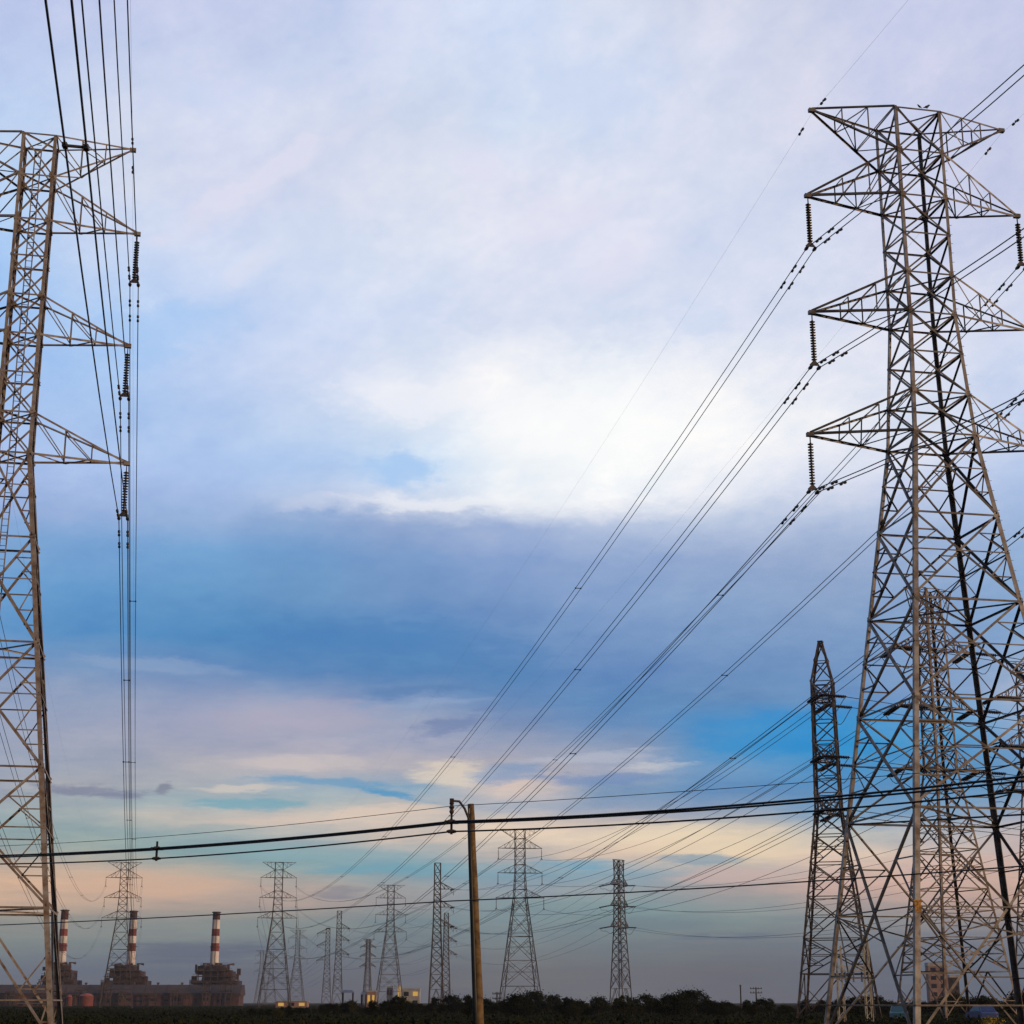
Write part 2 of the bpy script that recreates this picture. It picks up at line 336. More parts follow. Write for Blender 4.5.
# ------------------------------------------------------------------ mesh builder and object helpers
class MB:
    def __init__(self):
        self.v, self.f, self.m = [], [], []
    def poly(self, vs, faces, mi=0):
        o = len(self.v)
        self.v += [tuple(p) for p in vs]
        for f in faces:
            self.f.append(tuple(o + i for i in f))
            self.m.append(mi)
    def box(self, c, s, mi=0, rz=0.0):
        c = V(c)
        ca, sa = math.cos(rz), math.sin(rz)
        vs = []
        for dx, dy, dz in ((-1,-1,-1),(1,-1,-1),(1,1,-1),(-1,1,-1),(-1,-1,1),(1,-1,1),(1,1,1),(-1,1,1)):
            x, y = dx * s[0] / 2, dy * s[1] / 2
            vs.append(c + V((x * ca - y * sa, x * sa + y * ca, dz * s[2] / 2)))
        self.poly(vs, [(0,3,2,1),(4,5,6,7),(0,1,5,4),(1,2,6,5),(2,3,7,6),(3,0,4,7)], mi)
    def prof(self, a, b, n1, n2, pts, mi=0):
        n = len(pts)
        vs = [a + n1 * p + n2 * q for p, q in pts] + [b + n1 * p + n2 * q for p, q in pts]
        fs = [(i, (i + 1) % n, n + (i + 1) % n, n + i) for i in range(n)]
        fs += [tuple(range(n - 1, -1, -1)), tuple(range(n, 2 * n))]
        self.poly(vs, fs, mi)
    def bar(self, a, b, w, h=None, up=None, mi=0):
        a, b = V(a), V(b)
        h = h or w
        d = (b - a).normalized()
        u = V(up) if up is not None else (V((0, 0, 1)) if abs(d.z) < 0.9 else V((1, 0, 0)))
        n1 = d.cross(u).normalized()
        n2 = d.cross(n1).normalized()
        self.prof(a, b, n1, n2, [(-w/2,-h/2),(w/2,-h/2),(w/2,h/2),(-w/2,h/2)], mi)
    def ell(self, a, b, w, t, n1, n2, mi=0):
        """an L-section steel angle from a to b, flanges along n1 and n2"""
        a, b = V(a), V(b)
        d = (b - a).normalized()
        n1 = V(n1); n1 = (n1 - d * n1.dot(d)).normalized()
        n2 = V(n2); n2 = (n2 - d * n2.dot(d)); n2 = (n2 - n1 * n2.dot(n1)).normalized()
        self.prof(a, b, n1, n2, [(0,0),(w,0),(w,t),(t,t),(t,w),(0,w)], mi)
    def tube(self, pts, r, n=6, mi=0, cap=True):
        pts = [V(p) for p in pts]
        rr = r if isinstance(r, (list, tuple)) else [r] * len(pts)
        vs = []
        prev = None
        for i, p in enumerate(pts):
            d = (pts[min(i + 1, len(pts) - 1)] - pts[max(i - 1, 0)]).normalized()
            if prev is None:
                u = V((0, 0, 1)) if abs(d.z) < 0.9 else V((1, 0, 0))
                n1 = d.cross(u).normalized()
            else:
                n1 = (prev - d * prev.dot(d)).normalized()
            prev = n1
            n2 = d.cross(n1)
            for k in range(n):
                a = 2 * math.pi * k / n
                vs.append(p + (n1 * math.cos(a) + n2 * math.sin(a)) * rr[i])
        fs = []
        for i in range(len(pts) - 1):
            for k in range(n):
                fs.append((i*n+k, i*n+(k+1) % n, (i+1)*n+(k+1) % n, (i+1)*n+k))
        if cap:
            fs.append(tuple(range(n - 1, -1, -1)))
            o = (len(pts) - 1) * n
            fs.append(tuple(range(o, o + n)))
        self.poly(vs, fs, mi)
    def lathe(self, a, d, prof, n=10, mi=0):
        """prof: (distance along d, radius)"""
        d = V(d).normalized()
        self.tube([V(a) + d * s for s, _ in prof], [q for _, q in prof], n, mi)
    def build(self, name, mats, parent=None, loc=(0, 0, 0), smooth=False):
        me = bpy.data.meshes.new(name)
        me.from_pydata(self.v, [], self.f)
        mats = mats if isinstance(mats, (list, tuple)) else [mats]
        for m in mats:
            me.materials.append(m)
        if len(mats) > 1:
            me.polygons.foreach_set('material_index', self.m)
        if smooth:
            me.polygons.foreach_set('use_smooth', [True] * len(me.polygons))
        me.update()
        o = bpy.data.objects.new(name, me)
        o.location = loc
        col.objects.link(o)
        if parent is not None:
            o.parent = parent
        return o

def tag(o, label=None, cat=None, group=None, kind=None):
    if label: o['label'] = label
    if cat: o['category'] = cat
    if group: o['group'] = group
    if kind: o['kind'] = kind
    return o

def empty(name, loc, rz=0.0, s=1.0):
    o = bpy.data.objects.new(name, None)
    o.location = loc
    o.rotation_euler = (0, 0, rz)
    o.scale = (s, s, s)
    o.empty_display_size = 1.0
    col.objects.link(o)
    return o

def copy_tree(o, parent=None):
    c = o.copy()
    col.objects.link(c)
    if parent is not None:
        c.parent = parent
    for ch in list(o.children):
        copy_tree(ch, c)
    return c

def at(u, v, Y):
    """the point of the place seen at (u, v) when it stands Y metres ahead"""
    a, b = (u - 512) / 1689.0, -(v - 512) / 1689.0
    d = V((a, math.cos(PITCH) - b * math.sin(PITCH), math.sin(PITCH) + b * math.cos(PITCH)))
    return V((0, 0, EYE)) + d * (Y / d.y)

def spot(u, Y):
    """ground point straight below where column u meets the horizon"""
    p = at(u, 1003, Y)
    return V((p.x, Y, 0))

# ------------------------------------------------------------------ the ground
def build_ground():
    mb = MB()
    n = 60
    xs = [-9000, -3000, -1200, -600] + [-500 + 25 * i for i in range(41)] + [600, 1200, 3000, 9000]
    ys_ = [-3000, -500, -100] + [25 * i for i in range(-2, 40)] + [1100, 1300, 1700, 2500, 4500, 9000, 14000]
    r = random.Random(3)
    vs = []
    for y in ys_:
        for x in xs:
            h = 0.0 if y < 120 else r.uniform(-0.12, 0.12)
            vs.append((x, y, h))
    nx = len(xs)
    fs = [(j*nx+i, j*nx+i+1, (j+1)*nx+i+1, (j+1)*nx+i) for j in range(len(ys_)-1) for i in range(nx-1)]
    mb.poly(vs, fs)
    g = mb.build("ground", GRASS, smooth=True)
    tag(g, kind='structure')
build_ground()
# ------------------------------------------------------------------ lattice pylons
YAW = R(11.5)                       # the two main lines run into the distance, a little to the left
EX = V((math.cos(YAW), math.sin(YAW), 0))
EY = V((-math.sin(YAW), math.cos(YAW), 0))
ZT, ZU2, ZL2, ZU3, ZL3, ZU4, ZL4 = 47.07, 44.62, 42.04, 37.67, 35.48, 31.11, 28.89
ARM = {'peak': 5.42, 'top': 5.9, 'middle': 6.02, 'bottom': 6.46}
ZARM = {'top': ZL2, 'middle': ZL3, 'bottom': ZL4}
WIDTHS = (1.30, 1.68, 5.3)           # half widths: upper body, waist, feet
STRING = 3.0
def half_w(z):
    w0, w1, w2 = WIDTHS
    if z >= ZL3: return w0
    if z >= ZL4: return w0 + (ZL3 - z) / (ZL3 - ZL4) * (w1 - w0)
    return w1 + (ZL4 - z) / ZL4 * (w2 - w1)
FACES = [((-1,-1),(1,-1),(0,-1,0)), ((1,-1),(1,1),(1,0,0)), ((1,1),(-1,1),(0,1,0)), ((-1,1),(-1,-1),(-1,0,0))]

EXTENSION = 'V'
class Steel:
    """puts angle sections (near pylons) or plain bars (far ones) into a mesh builder"""
    def __init__(self, near, k=1.0):
        self.near, self.k, self.i = near, k, 0
    def leg(self, mb, a, b, sx, sy, w):
        if self.near:
            mb.ell(a, b, w, 0.028, (-sx, 0, 0), (0, -sy, 0))
        else:
            mb.bar(a, b, w * self.k)
    def brace(self, mb, a, b, nf, w, off=0.0):
        a, b, nf = V(a), V(b), V(nf)
        self.i += 1
        o = nf * (off + 0.004 * (self.i % 5))
        if self.near:
            d = (b - a).normalized()
            mb.ell(a + o, b + o, w, 0.014, d.cross(nf), -nf)
        else:
            mb.bar(a + o, b + o, w * self.k)

def corner(s, z, w=None):
    w = half_w(z) if w is None else w
    return V((s[0] * w, s[1] * w, z))

def body_bracing(st, mb, levels, hw, wd, wh, wr):
    for zt, zb in zip(levels[:-1], levels[1:]):
        for s1, s2, nf in FACES:
            c1, c2 = corner(s1, zt, hw(zt)), corner(s2, zt, hw(zt))
            b1, b2 = corner(s1, zb, hw(zb)), corner(s2, zb, hw(zb))
            big = zt - zb
            st.brace(mb, c1, c2, nf, wh, 0.02)
            if zb <= 0.01 and EXTENSION == 'V':
                # leg extension: inverted V, ties and a low belt
                m = (c1 + c2) / 2
                for c, b in ((c1, b1), (c2, b2)):
                    st.brace(mb, m, b, nf, wd, 0.0)
                    for f, g in ((0.34, 0.62), (0.62, 0.62), (0.62, 0.86), (0.86, 0.86)):
                        st.brace(mb, c + (b - c) * f, m + (b - m) * g, nf, wr, -0.05)
                st.brace(mb, c1 + (b1 - c1) * 0.69, c2 + (b2 - c2) * 0.69, nf, wr, 0.03)
                continue
            st.brace(mb, c1, b2, nf, wd, 0.0)
            st.brace(mb, c2, b1, nf, wd, -0.11)
            if zb <= 0.01:
                st.brace(mb, c1 + (b1 - c1) * 0.84, c2 + (b2 - c2) * 0.84, nf, wr, 0.03)
                for c, b, o_ in ((c1, b1, b2), (c2, b2, b1)):
                    st.brace(mb, o_ + ((c2 if b is b1 else c1) - o_) * 0.0 + (c - o_) * 0.42, b + (c - b) * 0.56, nf, wr, -0.05)
            if big > 3.2:
                wt, wb = (c2 - c1).length, (b2 - b1).length
                f = wt / (wt + wb)
                o = c1 + (b2 - c1) * f
                l1, l2 = c1 + (b1 - c1) * f, c2 + (b2 - c2) * f
                st.brace(mb, l1, l2, nf, wr, 0.03)
                for c, b, bb, l in ((c1, b1, b2, l1), (c2, b2, b1, l2)):
                    q = c + (bb - c) * (f * 0.5)
                    st.brace(mb, q, c + (b - c) * f * 0.5, nf, wr, -0.05)
                    st.brace(mb, q, l, nf, wr, -0.07)
                    opp = b2 if b is b1 else b1
                    cc = c2 if b is b1 else c1
                    e = cc + (b - cc) * (f + (1 - f) * 0.5)
                    st.brace(mb, e, c + (b - c) * (f + (1 - f) * 0.5), nf, wr, -0.05)
                    st.brace(mb, e, l, nf, wr, -0.07)

def plan_brace(st, mb, z, hw, w, near_only=False):
    a = [corner(s, z, hw(z)) for s in ((-1,-1),(1,-1),(1,1),(-1,1))]
    st.brace(mb, a[0], a[2], (0, 0, 1), w, 0.03)
    st.brace(mb, a[1], a[3], (0, 0, 1), w, -0.05)

def make_arm(st, mb, s, tip, roots_l, roots_u, wc, wl, fr=(0.3, 0.62)):
    """roots: near and far corner of the body, lower and upper"""
    tip = V(tip)
    for y, p in zip((-1, 1), roots_l):
        st.brace(mb, p, tip + V((0, y * 0.05, 0)), (0, y, 0), wc)
    for y, p in zip((-1, 1), roots_u):
        st.brace(mb, p, tip + V((0, y * 0.05, 0.06)), (0, y, 0), wc * 0.9)
    for k, f in enumerate(fr):
        lo = [p + (tip - p) * f for p in roots_l]
        up = [p + (tip - p) * f for p in roots_u]
        st.brace(mb, lo[0], lo[1], (0, 0, -1), wl)
        st.brace(mb, up[0], up[1], (0, 0, 1), wl)
        for j, y in ((0, -1), (1, 1)):
            st.brace(mb, lo[j], up[j], (0, y, 0), wl)
            g = fr[k - 1] if k else 0.0
            st.brace(mb, roots_u[j] + (tip - roots_u[j]) * g, lo[j], (0, y, 0), wl, -0.03)
        g = fr[k - 1] if k else 0.0
        st.brace(mb, roots_l[k % 2] + (tip - roots_l[k % 2]) * g, lo[1 - k % 2], (0, 0, -1), wl, 0.02)
    mb.box(tip, (0.34, 0.22, 0.2))

def disc_string(mb, a, d, length, n, r=0.145, seg=9):
    """cap-and-pin discs in a row"""
    p = length / n
    prof = [(0, 0.03)]
    for i in range(n):
        s = i * p
        prof += [(s + p * 0.12, 0.05), (s + p * 0.42, 0.06), (s + p * 0.55, r), (s + p * 0.72, r * 0.97), (s + p * 0.80, 0.05)]
    prof.append((length, 0.03))
    mb.lathe(a, d, prof, seg)

def make_pylon(near, k=1.0, name='transmission_pylon'):
    """double-circuit suspension pylon with a flared peak"""
    st = Steel(near, k)
    root = empty(name, (0, 0, 0))
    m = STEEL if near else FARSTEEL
    mbr = BRACE if near else FARSTEEL
    zs = [ZT, ZL3, ZL4, 12.6, 0.0]
    ws = [0.16, 0.18, 0.22, 0.25]
    for s in ((-1,-1),(1,-1),(1,1),(-1,1)):
        mb = MB()
        for za, zb, w in zip(zs[:-1], zs[1:], ws):
            st.leg(mb, corner(s, za), corner(s, zb), s[0], s[1], w)
        if near:
            for z in [ZU2, ZL2, ZU3, ZL3, ZU4, ZL4] + ([24.3, 18.8, 12.6, 6.0] if EXTENSION == 'V' else [24.6, 20.2, 15.3, 10.2]):
                c = corner(s, z)
                mb.box(c + V((-s[0] * 0.13, s[1] * 0.012, 0)), (0.26, 0.02, 0.26))
                mb.box(c + V((s[0] * 0.012, -s[1] * 0.13, 0)), (0.02, 0.26, 0.26))
            mb.box(corner(s, 0.15), (0.9, 0.9, 0.5))
            if s == (1, -1):                       # step bolts on one leg
                for i in range(80):
                    z = 3.0 + i * 0.52
                    c = corner(s, z)
                    mb.bar(c, c + V((0.10, -0.02, 0)), 0.018)
        mb.build('leg', m, root)
    levels = [ZT, ZU2, ZL2, 39.9, ZU3, ZL3, 33.3, ZU4, ZL4] + ([24.3, 18.8, 12.6, 6.0, 0.0] if EXTENSION == 'V' else [24.6, 20.2, 15.3, 10.2, 0.0])
    mb = MB()
    up = [z for z in levels if z >= ZL4]
    kk = 0.8 if WIDTHS[0] < 1 else 1.0
    dn = [z for z in levels if z <= ZL4]
    body_bracing(st, mb, up, half_w, 0.085, 0.09, 0.06)
    body_bracing(st, mb, dn, half_w, 0.115, 0.10, 0.065)
    for z in [ZT, ZU2, ZL2, ZU3, ZL3, ZU4, ZL4] + ([18.8, 6.0] if EXTENSION == 'V' else [20.2, 10.2]):
        plan_brace(st, mb, z, half_w, 0.085)
    mb.build('body_bracing', mbr, root)
    for s in (-1, 1):
        mb = MB()
        make_arm(st, mb, s, (s * ARM['peak'], 0, ZT), [corner((s, y), ZU2) for y in (-1, 1)], [corner((s, y), ZT) for y in (-1, 1)], 0.10, 0.055, (0.33, 0.64))
        mb.build('peak_arm', mbr, root)
        for key, zl, zu in (('top', ZL2, ZU2), ('middle', ZL3, ZU3), ('bottom', ZL4, ZU4)):
            mb = MB()
            make_arm(st, mb, s, (s * ARM[key], 0, zl), [corner((s, y), zl) for y in (-1, 1)], [corner((s, y), zu) for y in (-1, 1)], 0.115, 0.055, (0.33, 0.62))
            mb.build('cross_arm', mbr, root)
            tip = V((s * ARM[key], 0, zl))
            mb = MB()
            mb.bar(tip + V((0, 0, 0.02)), tip - V((0, 0, 0.42)), 0.05)
            disc_string(mb, tip - V((0, 0, 0.42)), (0, 0, -1), 2.2, 15 if near else 8, 0.15 if near else 0.2, 10 if near else 6)
            ins = mb.build('insulator_string', PORCELAIN, root, smooth=False)
            mb = MB()
            c = tip - V((0, 0, 2.62))
            mb.poly([c + V((-0.06, -0.02, 0)), c + V((0.06, -0.02, 0)), c + V((0.26, -0.02, -0.22)), c + V((0.2, -0.02, -0.27)), c + V((-0.2, -0.02, -0.27)), c + V((-0.26, -0.02, -0.22)),
                     c + V((-0.06, 0.02, 0)), c + V((0.06, 0.02, 0)), c + V((0.26, 0.02, -0.22)), c + V((0.2, 0.02, -0.27)), c + V((-0.2, 0.02, -0.27)), c + V((-0.26, 0.02, -0.22))],
                    [(0,1,2,3,4,5), (11,10,9,8,7,6)] + [(i, (i+1) % 6 , (i+1) % 6 + 6, i + 6)[::-1] for i in range(6)])
            for q in (-0.22, 0.22):
                mb.bar(c + V((q, 0, -0.2)), c + V((q, 0, -0.38)), 0.05)
                mb.lathe(c + V((q, -0.24, -0.38)), (0, 1, 0), [(0, 0.03), (0.08, 0.075), (0.24, 0.10), (0.40, 0.075), (0.48, 0.03)], 8)
            mb.build('yoke_clamp', FITTING, ins)
    return root

def place_pylon(o, pos, rz, label, group, s=1.0):
    o.location = pos
    o.rotation_euler = (0, 0, rz)
    o.scale = (s, s, s)
    tag(o, label, 'pylon', group)
    return o

G_BIG = 'lattice pylons of the two nearest lines'
G_FAR = 'distant lattice pylons along the horizon'
P_R = V((21.17, 81.0, 0))
P_L = V((-25.85, 83.28, 0))
EXTENSION = 'X'
PYLON_R = make_pylon(True)
EXTENSION = 'V'
ARM_R = dict(ARM)
ARM_L = {'peak': 4.95, 'top': 5.5, 'middle': 5.4, 'bottom': 5.75}
WIDTHS = (0.92, 0.97, 4.4)
ARM.update(ARM_L)
PYLON_L = make_pylon(True)
ARM.update(ARM_R)
WIDTHS = (1.30, 1.68, 5.3)
place_pylon(PYLON_R, P_R, YAW, 'tallest grey-brown lattice pylon on the right, two birds on its flared top', G_BIG)
place_pylon(PYLON_L, P_L, YAW, 'big rusty lattice pylon cut off by the left edge of the photo', G_BIG)
for ch in PYLON_L.children:
    if ch.name.split('.')[0] in ('leg', 'body_bracing', 'peak_arm', 'cross_arm'):
        ch.data.materials[0] = RUSTY
# the left pylon has a climbing ladder up the middle of its near face
mb = MB()
for x in (-0.16, 0.16):
    mb.bar((x, -4.1, 1.5), (x, -0.78, ZL4 - 0.2), 0.06)
    mb.bar((x, -0.78, ZL4 - 0.2), (x, -0.76, ZT - 1), 0.06)
for i in range(125):
    z = 1.8 + i * 0.36
    y = -0.77 if z > ZL4 else -4.1 + (z - 1.5) / (ZL4 - 1.7) * 3.32
    mb.bar((-0.16, y, z), (0.16, y, z), 0.03)
mb.build('ladder', RUSTY, PYLON_L)
# a faded plate on the near left leg of the right-hand pylon
mb = MB()
c = corner((-1, -1), 5.75)
mb.box(c + V((0.11, -0.045, 0)), (0.30, 0.03, 0.5))
mb.box(c + V((0.11, -0.07, 0.25)), (0.40, 0.05, 0.05))
mb.build('warning_plate', PLATE, PYLON_R)

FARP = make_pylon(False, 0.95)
far_specs = [   # u, distance, turn, label, scale
    (279, 578, R(11.5), 'far suspension pylon behind the rightmost chimney, where the upper wires come down', 1.0),
    (124.5, 578, R(11.5), 'far suspension pylon standing in front of the middle striped chimney', 1.0),
    (520, 466, R(8), 'square-armed far pylon just right of the wooden pole', 1.0),
    (391, 692, R(11), 'far pylon with broad hanging strings, midway between chimneys and wooden pole', 1.0),
    (298, 1125, R(14), 'small faint pylon just right of the far pylon by the chimneys', 1.0),
    (262, 1560, R(16), 'left one of two tiny pylons under the far pylon by the chimneys', 1.0),
    (272, 1600, R(14), 'right one of two tiny pylons under the far pylon by the chimneys', 1.0),
]
FAR = []
for i, (u, Y, rz, lab, s) in enumerate(far_specs):
    o = FARP if i == 0 else copy_tree(FARP)
    place_pylon(o, spot(512 + (u - 512) * (1 + 40.0 * 1759 / Y / 5800), Y), rz, lab, G_FAR, s)
    FAR.append(o)

# ------------------------------------------------------------------ tension pylons (angle pylons with strain strings and jumper loops)
def make_tension(pos, rz, H, zarms, arm, basew, dirs, label, group, sides=(-1, 1), k=1.0, near=False, topw=0.25, waist=0.95, strings=True, scale_str=1.0):
    st = Steel(near, k)
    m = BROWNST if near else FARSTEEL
    root = empty('tension_pylon', pos, rz)
    tag(root, label, 'pylon', group)
    z3 = zarms[-1]
    z1 = zarms[0]
    def hw(z):
        if z >= z1 + 2.2: return waist + (topw - waist) * min(1.0, (z - z1 - 2.2) / max(0.1, H - z1 - 2.2))
        if z >= z3: return waist + (z1 + 2.2 - z) / (z1 + 2.2 - z3) * 0.25
        return waist + 0.25 + (z3 - z) / z3 * (basew - waist - 0.25)
    zs = [H, z1 + 2.2, z3, 0]
    for s in ((-1,-1),(1,-1),(1,1),(-1,1)):
        mb = MB()
        for a, b in zip(zs[:-1], zs[1:]):
            st.leg(mb, corner(s, a, hw(a)), corner(s, b, hw(b)), s[0], s[1], 0.26)
        mb.build('leg', m, root)
    lv = [H, (H + z1 + 2.2) / 2, z1 + 2.2]
    for a, b in zip(zarms, zarms[1:]):
        lv += [a, (a + b) / 2 + 1.1, b + 2.2]
    lv += [z3]
    zz = z3
    while zz > 8:
        zz -= max(2.2, hw(zz) * 1.7)
        lv.append(max(zz, 5.0))
    lv[-1] = min(lv[-1], 6.0)
    lv.append(0.0)
    lv = sorted(set(round(q, 3) for q in lv), reverse=True)
    mb = MB()
    body_bracing(st, mb, lv, hw, 0.13, 0.11, 0.08)
    for z in zarms:
        plan_brace(st, mb, z, hw, 0.09)
    mb.build('body_bracing', m, root)
    ca, sa = math.cos(-rz), math.sin(-rz)
    ends = {}
    if len(sides) == 2 and topw > 0.5:
        for s in sides:
            mb = MB()
            make_arm(st, mb, s, (s * arm * 0.62, 0, H), [corner((s, y), z1 + 2.2, hw(z1 + 2.2)) for y in (-1, 1)], [corner((s, y), H, hw(H)) for y in (-1, 1)], 0.09, 0.05, (0.5,))
            mb.build('peak_arm', m, root)
    for li, z in enumerate(zarms):
        for s in sides:
            tip = V((s * arm, 0, z))
            mb = MB()
            make_arm(st, mb, s, tip, [corner((s, y), z, hw(z)) for y in (-1, 1)], [corner((s, y), z + 2.2, hw(z + 2.2)) for y in (-1, 1)], 0.17, 0.09, (0.35, 0.68))
            mb.build('cross_arm', m, root)
            se = []
            for d in dirs:
                d = V(d).normalized()
                dl = V((d.x * ca - d.y * sa, d.x * sa + d.y * ca, d.z))
                side = V((-dl.y, dl.x, 0)).normalized() * 0.22
                mb = MB()
                L = 3.2 * scale_str
                for q in (-1, 1):
                    a = tip + dl * 0.25 + side * q
                    disc_string(mb, a, dl, L, 14 if near else 7, 0.17 * (1.0 if near else 1.25), 8 if near else 5)
                mb.bar(tip, tip + dl * 0.3, 0.09)
                e = tip + dl * (L + 0.4)
                mb.bar(e - side * 1.4, e + side * 1.4, 0.10)
                mb.build('strain_string', PORCELAIN, root)
                se.append(e)
            if len(se) == 2:
                mb = MB()
                pts = []
                for i in range(13):
                    f = i / 12
                    p = se[0] + (se[1] - se[0]) * f
                    p.z = se[0].z + (se[1].z - se[0].z) * f - 2.1 * 4 * f * (1 - f) * (0.75 + 0.25 * math.cos(f * 9))
                    pts.append(p + V((s * 0.3 * math.sin(f * math.pi), 0, 0)))
                mb.tube(pts, 0.045 * (1 if near else 1.2), 5)
                mb.build('jumper_loop', WIRE, root)
            M = lambda p: V((p.x * math.cos(rz) - p.y * math.sin(rz) + pos.x, p.x * math.sin(rz) + p.y * math.cos(rz) + pos.y, p.z))
            ends[(li, s)] = [M(e) for e in se]
    return root, ends

def zat(v, u, Y):
    return at(u, v, Y).z

G_TEN = 'angle pylons crowded behind the big right pylon'
dS1 = [V((-0.19, 0.98, -0.10)), V((0.93, 0.35, -0.02))]
S1, E1 = make_tension(spot(839, 205), R(74), zat(641, 820, 205), [zat(v, 822, 205) for v in (700, 760, 812)], 4.0, 4.5, dS1,
                      'slim tapering angle pylon with a pointed top, left of the big right pylon', G_TEN, near=True, topw=0.28, waist=1.35)
dS2 = [V((-0.22, 0.97, -0.14)), V((0.95, 0.28, -0.03))]
S2, E2 = make_tension(spot(957, 190), R(20), zat(590, 930, 190), [zat(v, 935, 190) for v in (650, 708, 770)], 4.9, 4.8, dS2,
                      'wide-armed angle pylon seen through the legs of the big right pylon', G_TEN, near=True, topw=0.9, waist=1.15)
S3, E3 = make_tension(spot(1056, 222), R(24), zat(664, 1035, 222), [zat(v, 1035, 222) for v in (700, 748, 792)], 5.6, 3.8, [V((-0.25, 0.96, -0.1)), V((0.95, 0.28, -0.03))],
                      'angle pylon half cut off by the right edge of the photo', G_TEN, near=True, topw=0.9, waist=1.2)
YF = 535
SF, EF = make_tension(spot(621, YF), R(50), zat(860, 620, YF), [zat(v, 620, YF) for v in (885, 906, 927)], 4.6, 2.5, [V((-0.6, 0.8, -0.08)), V((0.35, -0.9, -0.05))],
                      'slim far pylon standing alone between the wooden pole and the right pylons', G_FAR, k=0.9, scale_str=1.5, topw=1.0, waist=1.05)
YG = 575
SG, EG = make_tension(spot(436, YG), R(6), zat(863, 436, YG), [zat(v, 436, YG) for v in (889, 907, 926)], 5.2, 2.4, [V((-0.2, 0.97, -0.05)), V((0.1, -0.97, -0.05))],
                      'tall narrow pylon with arms on its right side only, left of the wooden pole', G_FAR, sides=(1,), k=1.1, topw=1.0, waist=1.0)
YH = 860
SH, EH = make_tension(spot(445.5, YH), R(6), zat(913, 445.5, YH), [zat(v, 445.5, YH) for v in (928, 941, 954)], 5.0, 2.4, [V((-0.2, 0.97, -0.05)), V((0.1, -0.97, -0.05))],
                      'shorter narrow pylon close behind the tall one-sided pylon, left of the wooden pole', G_FAR, sides=(1,), k=1.25, topw=1.0, waist=1.1)
YD = 860
SD, ED = make_tension(spot(337, YD), R(6), zat(911, 337, YD), [zat(v, 337, YD) for v in (928, 940, 954)], 5.0, 2.7, [V((-0.2, 0.97, -0.05)), V((0.1, -0.97, -0.05))],
                      'right and taller one of a pair of slim pylons, arms pointing right', G_FAR, sides=(1,), k=1.3, topw=1.1, waist=1.1)
YC = 1000
SC, EC = make_tension(spot(326, YC), R(6), zat(928, 326, YC), [zat(v, 326, YC) for v in (933, 945, 960)], 5.6, 2.7, [V((-0.2, 0.97, -0.05)), V((0.1, -0.97, -0.05))],
                      'left and shorter one of a pair of slim pylons, arms pointing left', G_FAR, sides=(-1,), k=1.35, topw=1.1, waist=1.1)
YE = 1150
SE, EE = make_tension(spot(367, YE), R(20), zat(939, 367, YE), [zat(v, 367, YE) for v in (947, 956, 966)], 5.0, 2.7, [V((-0.2, 0.97, -0.05)), V((0.1, -0.97, -0.05))],
                      'smallest slim pylon, between the slim pair and the broad-stringed pylon', G_FAR, k=1.35, topw=1.0, waist=1.1)

# ------------------------------------------------------------------ conductors
def sagged(a, b, sag, n=28):
    a, b = V(a), V(b)
    out = []
    for i in range(n + 1):
        t = i / n
        p = a + (b - a) * t
        p.z -= 4 * sag * t * (1 - t)
        out.append(p)
    return out

def wire(name, pts, r, label, cat, group, m=WIRE, n=6):
    o0 = V(pts[0])
    mb = MB()
    mb.tube([V(p) - o0 for p in pts], r, n)
    o = mb.build(name, m, loc=o0, smooth=True)
    tag(o, label, cat, group)
    return o

def along(pts, s):
    for a, b in zip(pts, pts[1:]):
        L = (b - a).length
        if s <= L:
            return a + (b - a) * (s / L), (b - a).normalized()
        s -= L
    return pts[-1], (pts[-1] - pts[-2]).normalized()

DAMP = None
def damper_mesh():
    mb = MB()
    for sx in (-1, 1):
        mb.lathe((0, sx * 0.24 - 0.09, -0.07), (0, 1, 0), [(0, 0.02), (0.02, 0.07), (0.15, 0.075), (0.18, 0.02)], 7)
    mb.bar((0, -0.24, -0.07), (0, 0.24, -0.07), 0.025)
    mb.box((0, 0, -0.03), (0.06, 0.07, 0.12))
    me_o = mb.build('vibration_damper', FITTING)
    me = me_o.data
    bpy.data.objects.remove(me_o)
    return me
DAMP = damper_mesh()

def add_dampers(w, pts, dists):
    for d in dists:
        p, t = along(pts, d)
        o = bpy.data.objects.new('vibration_damper', DAMP)
        o.location = p - w.location
        o.rotation_euler = t.to_track_quat('Y', 'Z').to_euler()
        o.parent = w
        col.objects.link(o)

def back_span(c, slope, k, length, n=22, turn=0.0):
    """from the clamp towards and over the viewer, to the pylon behind"""
    out = []
    for i in range(n + 1):
        t = length * i / n
        e = V((-math.sin(YAW + turn), math.cos(YAW + turn), 0))
        out.append(c - e * t + V((0, 0, -slope * t + k * t * t)))
    return out

